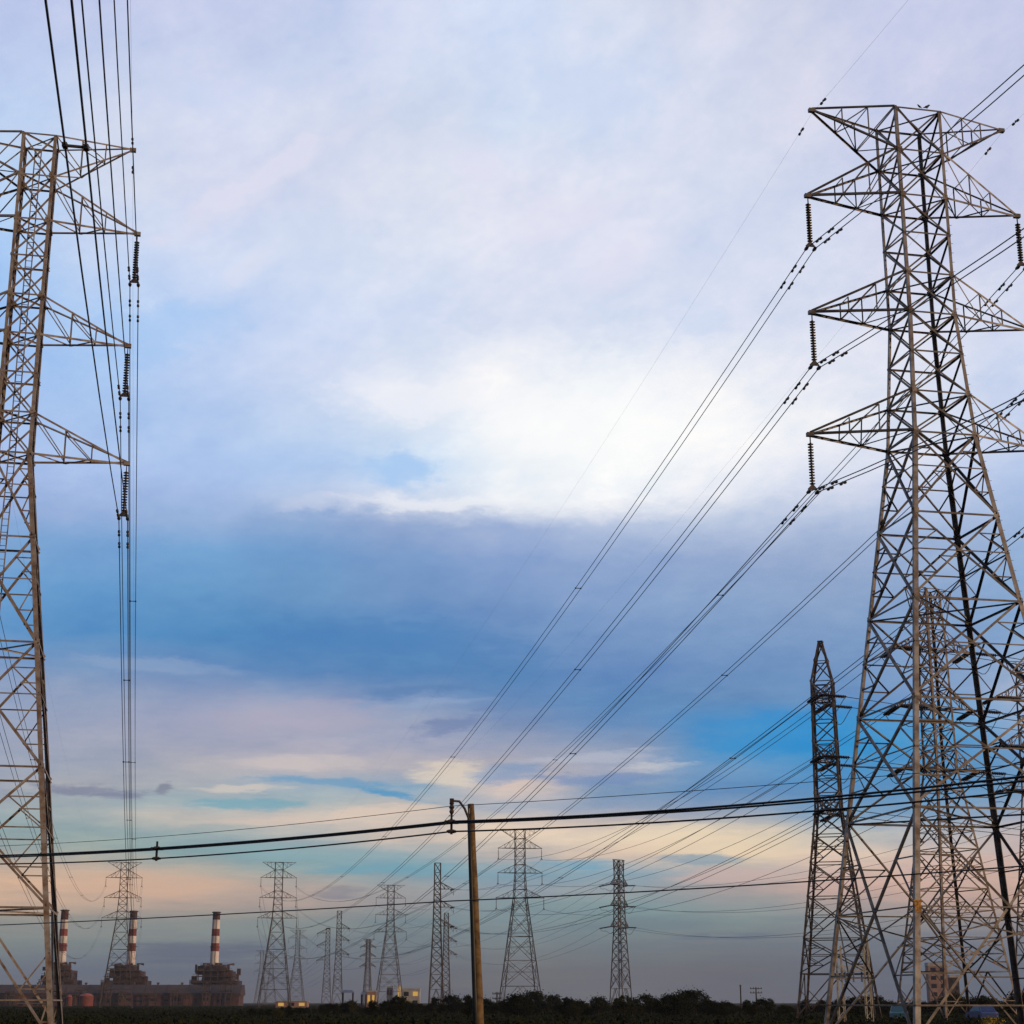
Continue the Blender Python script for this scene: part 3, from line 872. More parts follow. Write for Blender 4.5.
def main_line(base, arms, far, far_yaw, back, which, sag, slope_k, peak_back, turn=0.0):
    fx = V((math.cos(far_yaw), math.sin(far_yaw), 0))
    for side, sn in ((-1, 'left'), (1, 'right')):
        for key in ('top', 'middle', 'bottom'):
            tipn = base + EX * side * arms[key] + V((0, 0, ZARM[key] - STRING))
            tipf = far + fx * side * ARM[key] + V((0, 0, ZARM[key] - STRING))
            pair = []
            for q, qn in ((-0.22, 'left'), (0.22, 'right')):
                c = tipn + EX * q
                f = tipf + fx * q
                b = back_span(c, slope_k[0], slope_k[1], back, 22, turn)
                fwd = sagged(c, f, sag, 44)
                pts = b[::-1] + fwd[1:]
                w = wire('conductor', pts, 0.025, '%s wire of the twin wires on the %s %s-hand arm of the %s' % (qn, key, sn, which),
                         'power line', 'twin conductors of the two nearest lines')
                add_dampers(w, fwd, (1.9, 3.6))
                add_dampers(w, b, (1.7, 3.3))
                pair.append((w, b, fwd))
            w0, b0, f0 = pair[0]
            w1, b1, f1 = pair[1]
            for src0, src1, ds in ((f0, f1, [52 + 61 * i for i in range(7)]), (b0, b1, [54])):
                for d in ds:
                    p, _ = along(src0, d)
                    r_, _ = along(src1, d)
                    mb = MB()
                    mb.bar(p - w0.location, r_ - w0.location, 0.05)
                    for e in (p, r_):
                        mb.box(e - w0.location, (0.10, 0.14, 0.10))
                    mb.build('spacer', FITTING, w0)
        c = base + EX * side * arms['peak'] + V((0, 0, ZT - 0.18))
        f = far + fx * side * ARM['peak'] + V((0, 0, ZT - 0.18))
        b = back_span(c, peak_back[0], peak_back[1], back, 22, turn)
        fwd = sagged(c, f, sag * 0.72, 44)
        w = wire('earth_wire', b[::-1] + fwd[1:], 0.0045, 'thin earth wire from the %s peak tip of the %s' % (sn, which), 'power line', 'thin earth wires on the pylon tops')
        add_dampers(w, fwd, (1.6,))
        add_dampers(w, b, (1.6,))

main_line(P_R, ARM_R, FAR[0].location, R(11.5), 140, 'big right pylon', 15.6, (0.142, 0.0010), (0.075, 0.0006))
main_line(P_L, ARM_L, FAR[1].location, R(11.5), 330, 'big left pylon', 15.6, (0.150, 0.00040), (0.032, 0.0001), R(0.38))

def line_between(A, B, sag, an, bn, r=0.026, group='thin wires between the pylons behind'):
    for key in A:
        if key in B:
            lev = ('top', 'middle', 'bottom')[key[0]]
            sn = 'left' if key[1] < 0 else 'right'
            wire('conductor', sagged(A[key], B[key], sag, 26), r, '%s %s-side wire from the %s to the %s' % (lev, sn, an, bn), 'power line', group, n=5)

def far_tips(o, back=True):
    """clamp points of a far suspension pylon"""
    rz = o.rotation_euler.z
    fx = V((math.cos(rz), math.sin(rz), 0))
    return {(i, s): o.location + fx * s * ARM[k] + V((0, 0, ZARM[k] - STRING)) for i, k in enumerate(('top', 'middle', 'bottom')) for s in (-1, 1)}
def pick(E, i):
    return {k: v[i] for k, v in E.items()}
def both(d):                                   # a one-sided pylon takes both wires of a level on its single arm
    s0 = list(d)[0][1]
    out = dict(d)
    for (l, s), p in list(d.items()):
        out[(l, -s)] = p - V((1.6 * s, 0, 0))
    return out

def doubled(E, i):
    return pick(E, i)

line_between(pick(E1, 0), both(pick(EG, 1)), 7.0, 'slim pointed angle pylon', 'tall one-sided pylon', 0.038)
line_between(pick(E2, 0), far_tips(FAR[2]), 6.5, 'wide-armed angle pylon', 'square-armed pylon', 0.038)
OFF = spot(1418, 200)
offd = {(i, s): V((OFF.x + s * 4.5, OFF.y, z)) for i, z in enumerate((38.5, 31.8, 25.5)) for s in (-1, 1)}
line_between(offd, pick(EF, 1), 8.5, 'off-frame right pylon', 'lone slim far pylon', 0.038)
line_between(pick(EF, 0), both(pick(EH, 1)), 7.5, 'lone slim far pylon', 'shorter one-sided pylon', 0.035)
line_between(far_tips(FAR[2]), far_tips(FAR[3]), 6.0, 'square-armed pylon', 'broad-stringed far pylon', 0.035)
line_between(both(pick(EG, 0)), both(pick(ED, 1)), 7.0, 'tall one-sided pylon', 'taller one of the slim pair', 0.035)
line_between(far_tips(FAR[0]), far_tips(FAR[4]), 14.0, 'far pylon by the chimneys', 'small faint pylon', 0.04)
line_between(far_tips(FAR[3]), both(pick(EC, 1)), 8.0, 'broad-stringed far pylon', 'shorter one of the slim pair', 0.04)
line_between(both(pick(EH, 0)), pick(EE, 1), 8.0, 'shorter one-sided pylon', 'smallest slim pylon', 0.045)
line_between(both(pick(ED, 0)), far_tips(FAR[6]), 14.0, 'taller one of the slim pair', 'right tiny pylon', 0.045)
line_between(both(pick(EC, 0)), far_tips(FAR[5]), 10.0, 'shorter one of the slim pair', 'left tiny pylon', 0.045)
# the wires that leave the angle pylons to the right
def off_right(E, d, L, an):
    for (l, s), v in E.items():
        a = v[1]
        b = a + V(d).normalized() * L
        b.z = a.z + 1.0
        wire('conductor', sagged(a, b, 3.0, 20), 0.045, '%s %s-side wire running right from the %s' % (('top', 'middle', 'bottom')[l], 'near' if s < 0 else 'far', an), 'power line', 'wires running out of frame on the right', n=5)
off_right(E1, (0.93, 0.35, 0), 150, 'slim pointed angle pylon')
off_right(E2, (0.95, 0.28, 0), 120, 'wide-armed angle pylon')
off_right(E3, (0.95, 0.28, 0), 90, 'right-edge angle pylon')
# ------------------------------------------------------------------ wooden pole with covered cables
def build_pole():
    Y = 50.0
    top = at(470.8, 804, Y)
    bot = at(479.8, 1040, Y)
    base = V((bot.x, Y, 0))
    bx = bot.x + (bot.x - top.x) / (top.z - bot.z) * bot.z
    base.x = bx
    root = empty('utility_pole', base)
    tag(root, 'leaning wooden utility pole with a short bracket at its top, carrying black cables', 'utility pole')
    ax = top - base
    mb = MB()
    n = 16
    pts, rr = [], []
    r = random.Random(5)
    for i in range(n + 1):
        f = i / n
        pts.append(ax * f + V((r.uniform(-.006, .006), r.uniform(-.006, .006), 0)))
        rr.append(0.150 - 0.055 * f)
    mb.tube(pts, rr, 16)
    mb.build('pole', WOOD, root, smooth=True)
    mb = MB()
    side = V((-0.80, -0.60, 0))  # black half-round strip added to draw the shaded left side of the pole
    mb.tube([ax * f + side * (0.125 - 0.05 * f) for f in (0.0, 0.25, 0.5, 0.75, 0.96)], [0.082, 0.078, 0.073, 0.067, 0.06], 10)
    mb.build('shade_strip', CABLE, root, smooth=True)
    # bracket towards the viewer's left
    d = V((-0.62, -0.78, 0)).normalized()
    t0 = ax * 0.965
    mb = MB()
    tip = ax + d * 0.86 + V((0, 0, 0.02))
    mb.tube([t0 + V((0, 0, -0.22)) + d * 0.08, t0 + d * 0.30 + V((0, 0, 0.10)), ax + d * 0.52 + V((0, 0, 0.03)), tip], 0.035, 8)
    mb.box(tip, (0.12, 0.12, 0.12))
    mb.tube([t0 + d * 0.1 + V((0, 0, -0.3)), t0 + d * 0.1 + V((0, 0, 0.12))], 0.03, 6)
    mb.build('bracket', FITTING, root)
    mb = MB()
    mb.lathe(tip, (0, 0, -1), [(0, 0.03), (0.08, 0.075), (0.12, 0.05), (0.20, 0.085), (0.24, 0.05), (0.32, 0.075), (0.4, 0.03), (0.46, 0.02)], 10)
    mb.build('insulator', PORCELAIN, root)
    mb = MB()
    for h in (0.93, 0.62):
        p = ax * h
        mb.tube([p - ax.normalized() * 0.03, p + ax.normalized() * 0.03], 0.15 - 0.055 * h + 0.008, 14)
    mb.build('pole_band', FITTING, root, smooth=True)
    return root, base, ax, base + tip

POLE, PB, PAX, PTIP = build_pole()
G_CAB = 'black cables strung along the wooden pole'
LDIR = V((0.80, -0.60, 0))
def pole_cable(heights, r, label):
    """a cable past the bracket; heights: where it is seen left (two), at the bracket and right (two) of the pole"""
    c = PTIP.copy()
    c.z = at(452.0, heights[2][1], c.y).z
    out = {}
    for s, obs in ((-1, heights[:2]), (1, heights[3:])):
        tz = []
        for u, v in obs:
            ray = at(u, v, 1.0) - V((0, 0, EYE))
            det = ray.x * (-LDIR.y) + LDIR.x * ray.y
            kk = (c.x * (-LDIR.y) + LDIR.x * c.y) / det
            p = V((0, 0, EYE)) + ray * kk
            tz.append(((p - c).dot(LDIR), p.z - c.z))
        (t1, z1), (t2, z2) = tz
        # z = a t + b t^2 through both points
        b = (z1 / t1 - z2 / t2) / (t1 - t2)
        a = z1 / t1 - b * t1
        L = 40.0 * s
        out[s] = [c + LDIR * (L * i / 40) + V((0, 0, a * L * i / 40 + b * (L * i / 40) ** 2)) for i in range(41)]
    all_ = out[-1][::-1] + out[1][1:]
    return wire('cable', all_, r, label, 'cable', G_CAB, CABLE, 8), all_

C1, C1P = pole_cable([(0, 855.5), (256, 840.8), (452, 821.5), (640, 812.3), (1024, 776.5)], 0.030, 'upper one of the two thick black cables touching at the bracket spacer')
C1b, _ = pole_cable([(0, 857.2), (256, 842.4), (452, 823.2), (640, 814.3), (1024, 781.0)], 0.026, 'second thick black cable lying just under the uppermost thick one')
C2, C2P = pole_cable([(0, 864), (256, 851.5), (452, 831.5), (640, 823.5), (1024, 791.0)], 0.024, 'thinner black cable a little below the two thick cables')
C3, _ = pole_cable([(0, 846.0), (256, 828.0), (452, 806.0), (640, 794.5), (1024, 764.0)], 0.009, 'thinnest cable, running topmost along the wooden pole')
C4, _ = pole_cable([(0, 925.0), (256, 912.5), (452, 901.0), (640, 891.8), (1024, 866.0)], 0.017, 'lone lowest black cable crossing the wooden pole at mid height')

def cable_spacer(p, q, label):
    root = empty('cable_spacer', p)
    tag(root, label, 'spacer', 'plastic spacers holding the cables apart')
    mb = MB()
    h = (p.z - q.z)
    mb.box((0, 0, -h / 2), (0.07, 0.05, h + 0.16))
    mb.bar((-0.2, 0, -0.02), (0.2, 0, -0.02), 0.10)
    mb.bar((-0.14, 0, -h), (0.14, 0, -h), 0.07)
    mb.bar((0, 0, 0), (0, 0, 0.22), 0.06)
    mb.build('spacer_body', CABLE, root)
    for z in (0.0, -h):
        mb = MB()
        mb.lathe((-0.12, -0.03, z), (1, 0, 0), [(0, 0.03), (0.04, 0.055), (0.2, 0.055), (0.24, 0.03)], 8)
        mb.build('cable_clip', FITTING, root)

def near_u(pts, u):
    best = min(pts, key=lambda p: abs(512 + 1689 * p.x / (p.y * math.cos(PITCH) + (p.z - EYE) * math.sin(PITCH)) - u))
    return best
def interp_u(pts, u):
    U = lambda p: 512 + 1689 * p.x / (p.y * math.cos(PITCH) + (p.z - EYE) * math.sin(PITCH))
    for a, b in zip(pts, pts[1:]):
        if U(a) <= u <= U(b):
            return a + (b - a) * ((u - U(a)) / (U(b) - U(a)))
    return pts[0]
cable_spacer(interp_u(C1P, 157), interp_u(C2P, 157), 'small black spacer on the cables left of centre, away from the pole')
cable_spacer(interp_u(C1P, 451.5), interp_u(C2P, 451.5), 'small black spacer hanging under the bracket of the wooden pole')

# two small distribution poles far behind, and one by the wooden pole
def small_pole(u, v, Y, arm, label):
    p = spot(u, Y)
    h = at(u, v, Y).z
    root = empty('distribution_pole', p, R(10))
    tag(root, label, 'utility pole', 'little far distribution poles')
    mb = MB()
    mb.tube([(0, 0, 0), (0, 0, h)], [0.2, 0.15], 8)
    mb.build('pole', BARK, root)
    if arm:
        mb = MB()
        for z in (h - 0.4, h - 1.4):
            mb.bar((-arm, 0, z), (arm, 0, z), 0.16)
            for x in (-0.9, -0.4, 0.4, 0.9):
                mb.lathe((x * arm, 0, z), (0, 0, 1), [(0, 0.05), (0.1, 0.1), (0.3, 0.1), (0.36, 0.04)], 6)
        mb.build('crossarm', BARK, root)
    else:
        mb = MB()
        mb.box((0, 0, h - 0.2), (0.35, 0.35, 0.5))
        mb.build('pole_cap', FITTING, root)
small_pole(741, 985, 420, 0, 'far bare pole above the trees, left of the crossarmed one')
small_pole(756.5, 987, 430, 1.5, 'far pole with two crossarms above the trees')
small_pole(497, 992, 380, 1.0, 'tiny far pole just right of the wooden pole, above the trees')

# ------------------------------------------------------------------ birds on the right pylon
def bird(p, rz, label, s=1.0):
    mb = MB()
    ax = [(-0.26, 0, 0.02), (-0.17, 0, 0.05), (-0.10, 0, 0.09), (0.0, 0, 0.13), (0.08, 0, 0.18), (0.12, 0, 0.235), (0.155, 0, 0.265), (0.20, 0, 0.27), (0.225, 0, 0.265), (0.29, 0, 0.25)]
    rr = [0.018, 0.03, 0.06, 0.085, 0.08, 0.055, 0.055, 0.05, 0.018, 0.004]
    mb.tube([V(a) * s for a in ax], [q * s for q in rr], 10)
    for y in (-0.03, 0.03):
        mb.tube([V((0.0, y, 0.08)) * s, V((0.02, y, 0.03)) * s, V((0.03, y, -0.02)) * s], 0.009 * s, 5)
    o = mb.build('bird', BIRD, loc=p, smooth=True)
    o.rotation_euler = (0, 0, rz)
    tag(o, label, 'bird', 'birds on the pylon top')
def on_top(fx):
    l = V((fx, -1.3, ZT + 0.05))
    return P_R + EX * l.x + EY * l.y + V((0, 0, l.z))
bird(on_top(0.12), R(200), 'smaller bird perched on the top beam of the big right pylon', 0.6)
bird(on_top(0.52), R(20), 'larger bird perched on the top beam of the big right pylon', 0.85)

# ------------------------------------------------------------------ power station on the left
YP = 1200.0
PXM = YP / 1759.0
def px(u): return (u - 512) * PXM
def pz(v): return EYE + (1003 - v) * PXM
def chimney(u, vt, label, dy=0.0):
    root = empty('chimney', (px(512 + (u - 512) * 1.0125), YP + dy, 0))
    tag(root, label, 'chimney', 'striped power station chimneys')
    H = pz(vt)
    mb = MB()
    edges = [0.0] + [pz(v) for v in (953, 945, 938, 931, 922)] + [H]
    # bands from the bottom: white, red, white, red, white, red
    n = 20
    for i, (a, b) in enumerate(zip(edges[:-1], edges[1:])):
        mb2 = mb
        ra, rb = 3.5 - 1.0 * a / H, 3.5 - 1.0 * b / H
        mb2.tube([(0, 0, a), (0, 0, b)], [ra, rb], n, mi=2 if i == 5 else i % 2, cap=(i in (0, 5)))
    mb.build('shaft', [WHITE, RED, SOOT], root, smooth=False)
    mb = MB()
    for x in (-0.35, 0.35):
        mb.bar((x + 0.8, -3.4, 2), (x + 0.8, -2.55, H), 0.12)
    for i in range(60):
        f = i / 60
        mb.bar((0.45, -3.4 + 0.85 * f, 2 + (H - 2) * f), (1.15, -3.4 + 0.85 * f, 2 + (H - 2) * f), 0.08)
    mb.build('ladder', FRAME, root)
    mb = MB()
    for z in (H - 0.5, H * 0.62):
        rr = 3.5 - 1.0 * z / H
        mb.lathe((0, 0, z - 0.3), (0, 0, 1), [(0, rr + 0.05), (0.05, rr + 0.7), (0.5, rr + 0.7), (0.55, rr + 0.05)], n)
    mb.build('gallery', FRAME, root)
chimney(64, 912, 'leftmost red and white striped chimney, next to the big left pylon')
chimney(133, 913, 'middle red and white striped chimney, behind a far pylon')
chimney(216, 914, 'rightmost red and white striped chimney')

def boiler(u0, u1, vt, label, seed):
    r = random.Random(seed)
    x0, x1 = px(u0), px(u1)
    w, H, D = x1 - x0, pz(vt), 22.0
    root = empty('boiler_house', ((x0 + x1) / 2, YP - 14, 0))
    tag(root, label, 'boiler house', 'boiler houses at the chimney feet')
    mb = MB()
    mb.box((0, 3, H * 0.30), (w * 0.92, D, H * 0.60))
    mb.box((w * 0.02, 3, H * 0.66), (w * 0.62, D * 0.8, H * 0.34))
    mb.box((-w * 0.04, 3, H * 0.88), (w * 0.40, D * 0.6, H * 0.16))
    for i in range(16):
        mb.box((r.uniform(-0.48, 0.48) * w, -3 - 4 * r.random(), H * r.uniform(0.35, 0.9)), (r.uniform(0.8, 4), 3, r.uniform(1.5, 6)))
    mb.build('boiler_block', BRICK, root)
    mb = MB()
    y = -D / 2 - 2
    nb = 7
    for i in range(nb + 1):
        x = -w / 2 + w * i / nb
        h = H * (0.62 + 0.40 * (1 - abs(2 * i / nb - 1) ** 1.6))
        for yy in (y, y + 5):
            mb.bar((x, yy, 0), (x, yy, h), 0.5)
    for f in (0.28, 0.42, 0.56, 0.70, 0.84, 0.97):
        hw = w / 2 * (1.0 if f < 0.6 else 1.0 - (f - 0.6) * 1.1)
        mb.box((0, y + 2.5, H * f), (2 * hw, 6.5, 0.55))
        mb.bar((-hw, y - 0.9, H * f + 1.3), (hw, y - 0.9, H * f + 1.3), 0.18)
    for i in range(nb):
        x = -w / 2 + w * i / nb
        if i % 2 == 0:
            mb.bar((x, y - 0.4, H * 0.28), (x + w / nb, y - 0.4, H * 0.6), 0.3)
    mb.build('steel_frame', FRAME, root)
    mb = MB()
    for i in range(3):
        x = w * (-0.28 + 0.26 * i)
        mb.tube([(x, -2, H * 0.5), (x, -2, H * (0.95 + 0.08 * r.random())), (x + 3, 1, H * 1.0)], 0.9, 8)
    mb.build('duct', ROOFD, root, smooth=True)
boiler(48, 82, 965, 'boiler house at the foot of the leftmost striped chimney', 1)
boiler(109, 152, 966, 'boiler house at the foot of the middle striped chimney', 2)
boiler(196, 243, 966, 'boiler house at the foot of the rightmost striped chimney', 3)

def turbine_hall():
    root = empty('turbine_hall', (0, YP - 40, 0))
    tag(root, 'long dark-roofed power station hall below the three striped chimneys', 'power station')
    x0, x1 = px(-30), px(250)
    H = pz(986)
    cx_, w = (x0 + x1) / 2, x1 - x0
    mb = MB()
    mb.box((cx_, 0, H * 0.24), (w, 20, H * 0.48))
    mb.build('wall', REDWALL, root)
    mb = MB()
    yb = -10.6
    vs, fs = [], []
    for x in (x0 - 1, x1 + 1):
        vs += [(x, yb, H * 0.48), (x, yb, H * 0.60), (x, -2, H), (x, 6, H), (x, 10.6, H * 0.60), (x, 10.6, H * 0.48)]
    fs = [(i, i + 1, i + 7, i + 6) for i in range(5)] + [(5, 0, 6, 11), (0, 5, 4, 3, 2, 1), (6, 7, 8, 9, 10, 11)]
    mb.poly(vs, fs)
    for i in range(26):
        x = x0 + w * (i + 0.5) / 26
        mb.bar((x, yb - 0.1, H * 0.60), (x, -2, H + 0.12), 0.3)
    ro = mb.build('roof', ROOFD, root)
    mb = MB()
    for i in range(12):
        x = x0 + w * (i + 0.5) / 12
        mb.lathe((x, 2, H), (0, 0, 1), [(0, 0.6), (0.7, 0.6), (0.9, 1.1), (1.4, 0.9), (1.5, 0.1)], 8)
    mb.build('roof_vent', FRAME, ro)
    r = random.Random(4)
    mb = MB()
    x = x0 + 4
    while x < x1 - 4:
        ww = r.uniform(1.5, 7)
        mb.box((x, -10.05, H * r.uniform(0.2, 0.32)), (ww, 0.12, H * r.uniform(0.08, 0.2)))
        x += ww + r.uniform(1.5, 6)
    mb.build('window_row', GLASSD, root)
    for i in range(14):
        x = x0 + w * (i + r.uniform(0.1, 0.9)) / 14
        hh, ll = H * r.uniform(0.35, 1.05), r.uniform(4, 9)
        mb = MB()
        for q in (0.0, 0.5, 1.0):
            mb.box((x + ll * q, -13, hh / 2), (0.7, 0.8, hh - 0.1))
        mb.box((x + ll / 2, -13, hh), (ll + 1.2, 1.0, 0.9))
        mb.tube([(x - 1, -13.9, hh * 0.7), (x + ll + 1, -13.9, hh * 0.7)], 0.45, 6)
        mb.build('pipe_rack', FRAME, root)
turbine_hall()

def low_building(u0, u1, vt, Y, m, label, cat, lit=None, name='building', roof='flat', group=None, win=True):
    k = Y / 1759.0
    x0, x1 = (u0 - 512) * k, (u1 - 512) * k
    w, H, D = x1 - x0, EYE + (1003 - vt) * k, max(6.0, (x1 - x0) * 0.6)
    root = empty(name, ((x0 + x1) / 2, Y, 0))
    tag(root, label, cat, group)
    mb = MB()
    mb.box((0, 0, H * 0.46), (w, D, H * 0.92))
    mb.build('wall', m, root)
    mb = MB()
    if roof == 'flat':
        mb.box((0, 0, H * 0.96), (w * 1.04, D * 1.04, H * 0.08))
    else:
        a = w * 0.53
        b = D * 0.53
        z = H * 0.921
        mb.poly([(-a, -b, z), (a, -b, z), (a, b, z), (-a, b, z), (-a * 0.5, 0, H * 1.12), (a * 0.5, 0, H * 1.12)],
                [(0, 1, 5, 4), (1, 2, 5), (2, 3, 4, 5), (3, 0, 4), (3, 2, 1, 0)])
    mb.build('roof', ROOFD if roof != 'flat' else CONC, root)
    if win:
        n = max(2, int(w / 3.2))
        fl = max(1, int(H / 3.3))
        for f in range(fl):
            for i in range(n):
                mb = MB()
                x = -w / 2 + w * (i + 0.5) / n
                mb.box((x, -D / 2 - 0.03, H * 0.92 * (f + 0.55) / fl), (w / n * 0.55, 0.1, H * 0.92 / fl * 0.5))
                mb.build('window', LAMP if (lit and (i * 7 + f * 3) % lit == 0) else GLASSD, root)
    return root
low_building(277, 308, 1001, 650, PINKW, 'low building with lit orange windows just left of the slim pylons', 'building', lit=2)
low_building(387, 393, 987, 700, BLUEG, 'blue-grey block under the broad-stringed far pylon', 'building', win=True)
low_building(402, 420, 989, 720, CONC, 'pale low factory left of the tall one-sided pylon', 'factory', lit=5)
low_building(367, 376, 991, 690, PINKW, 'little yellow-lit building under the smallest slim pylon', 'building', lit=1)
low_building(929, 948, 964, 800, PINKW, 'pinkish tall block seen between the legs of the big right pylon', 'tower block')
low_building(949.5, 959, 976, 820, BRICK, 'brown block attached right of the pinkish tall block', 'tower block')
low_building(636, 654, 1006, 330, CONC, 'small pale house with a lit window among trees, right of the lone pylon', 'house', lit=2, roof='hip', name='house')
low_building(20, 48, 1003, 900, REDWALL, 'low red brick shed behind the big left pylon', 'shed', name='shed')

def canopy(u0, u1, v, Y, label):
    k = Y / 1759.0
    w = (u1 - u0) * k
    H = EYE + (1003 - v) * k
    root = empty('canopy', ((u0 + u1) / 2 * k - 512 * k, Y, 0))
    tag(root, label, 'canopy', 'flat station canopies')
    mb = MB()
    mb.poly([(-w/2, -4, H - 1.0), (w/2, -4, H - 1.0), (w/2, 4, H - 1.0), (-w/2, 4, H - 1.0), (-w/3, -2, H), (w/3, -2, H), (w/3, 2, H), (-w/3, 2, H)],
            [(3,2,1,0), (4,5,6,7), (0,1,5,4), (1,2,6,5), (2,3,7,6), (3,0,4,7)])
    mb.build('roof', BLUEG, root)
    for sx in (-0.4, 0.4):
        mb = MB()
        mb.tube([(w * sx, 0, 0), (w * sx, 0, H - 1.0)], 0.35, 8)
        mb.build('post', FRAME, root)
canopy(341.5, 354, 990.5, 700, 'wider flat canopy just right of the slim pylon pair')
canopy(361, 366.5, 992.5, 690, 'smaller flat canopy beside the yellow-lit building')

def lamp_mast(u, v, Y, label):
    k = Y / 1759.0
    H = EYE + (1003 - v) * k
    root = empty('lamp_mast', ((u - 512) * k, Y, 0))
    tag(root, label, 'lamp')
    mb = MB(); mb.tube([(0, 0, 0), (0, 0, H)], [0.3, 0.2], 8); mb.build('mast', FRAME, root)
    mb = MB(); mb.box((0, -0.4, H - 2.0), (1.0, 0.4, 4.6)); mb.build('lamp_panel', LAMP, root)
lamp_mast(399, 987, 710, 'tall yellow-lit lamp panel left of the pale low factory')

def container(u0, u1, Y, z0, h, label):
    k = Y / 1759.0
    w = (u1 - u0) * k
    root = empty('storage_tank', (((u0 + u1) / 2 - 512) * k, Y, 0))
    tag(root, label, 'tank')
    mb = MB()
    mb.lathe((0, 0, 0), (0, 0, 1), [(0, w / 2), (h, w / 2), (h + 1.2, w * 0.25), (h + 1.4, 0.05)], 24)
    mb.build('shell', REDP, root, smooth=False)
    mb = MB()
    for i in range(9):
        mb.lathe((0, 0, h * (i + 0.5) / 9), (0, 0, 1), [(0, w / 2), (0.05, w / 2 + 0.12), (0.25, w / 2 + 0.12), (0.3, w / 2)], 24)
    mb.build('stiffener_ring', FRAME, root)
container(79, 93, 1000, 0, 5.6, 'squat red storage tank right of the big left pylon')
container(66, 72, 1020, 0, 5.0, 'narrow red storage tank beside the big left pylon leg')

# ------------------------------------------------------------------ vehicles in the field on the right
def car(p, rz, paint, label, L=4.3, W=1.75, H=1.45, van=False):
    root = empty('van' if van else 'parked_car', p, rz)
    tag(root, label, 'van' if van else 'car')
    sill = 0.28
    prof = [(-L/2, sill), (-L/2, 0.72), (-L*0.40, 0.86), (-L*0.34, 0.90), (L*0.25, 0.88), (L*0.46, 0.76), (L/2, 0.62), (L/2, sill)]
    cab = [(-L*0.40, 0.88), (-L*0.30, H), (L*0.08, H), (L*0.26, 0.88)] if not van else [(-L*0.48, 0.88), (-L*0.47, H), (L*0.26, H), (L*0.42, 0.88)]
    mb = MB()
    def ext(pts, hw0, hw1=None):
        hw1 = hw1 or hw0
        n = len(pts)
        zmax = max(q for _, q in pts); zmin = min(q for _, q in pts)
        vs = []
        for s in (-1, 1):
            for x, z in pts:
                f = (z - zmin) / (zmax - zmin)
                vs.append((x, s * (hw0 + (hw1 - hw0) * f), z))
        fs = [tuple(range(n - 1, -1, -1))[::-1], tuple(range(n, 2 * n))[::-1]]
        fs += [(i, i + n, (i + 1) % n + n, (i + 1) % n) for i in range(n)]
        mb.poly(vs, fs)
    ext(prof, W / 2)
    ext(cab, W / 2 - 0.04, W / 2 - 0.22 if not van else W / 2 - 0.08)
    mb.build('body', paint, root)
    for s in (-1, 1):
        mb = MB()
        y0, y1 = s * (W / 2 - 0.055), s * (W / 2 - (0.19 if not van else 0.085))
        a, b = cab[0][0] + 0.25, cab[3][0] - 0.3
        c_, d = cab[1][0] + 0.12, cab[2][0] - 0.05
        mb.poly([(a, y0 + s * 0.02, 0.93), (b, y0 + s * 0.02, 0.93), (d, y1 + s * 0.02, H - 0.1), (c_, y1 + s * 0.02, H - 0.1)], [(0, 1, 2, 3)])
        mb.build('side_window', GLASSD, root)
        for x in (-L * 0.31, L * 0.31):
            mb = MB()
            mb.lathe((x, s * (W / 2 - 0.2), 0.32), (0, s, 0), [(0, 0.30), (0.02, 0.32), (0.19, 0.32), (0.21, 0.29)], 14)
            mb.build('wheel', RUBBER, root)
    mb = MB()
    mb.poly([(cab[3][0] - 0.05, -W/2 + 0.12, 0.91), (cab[3][0] - 0.05, W/2 - 0.12, 0.91), (cab[2][0] + 0.03, W/2 - 0.28, H - 0.06), (cab[2][0] + 0.03, -W/2 + 0.28, H - 0.06)], [(0, 1, 2, 3)])
    mb.build('windscreen', GLASSD, root)
car(spot(981, 178), R(97), BLUEP, 'dark blue car at lower right, between the big pylon legs', 4.4)
car(spot(898, 182), R(80), TEALP, 'teal car at the bottom, left of the plate-marked pylon leg', 4.2)

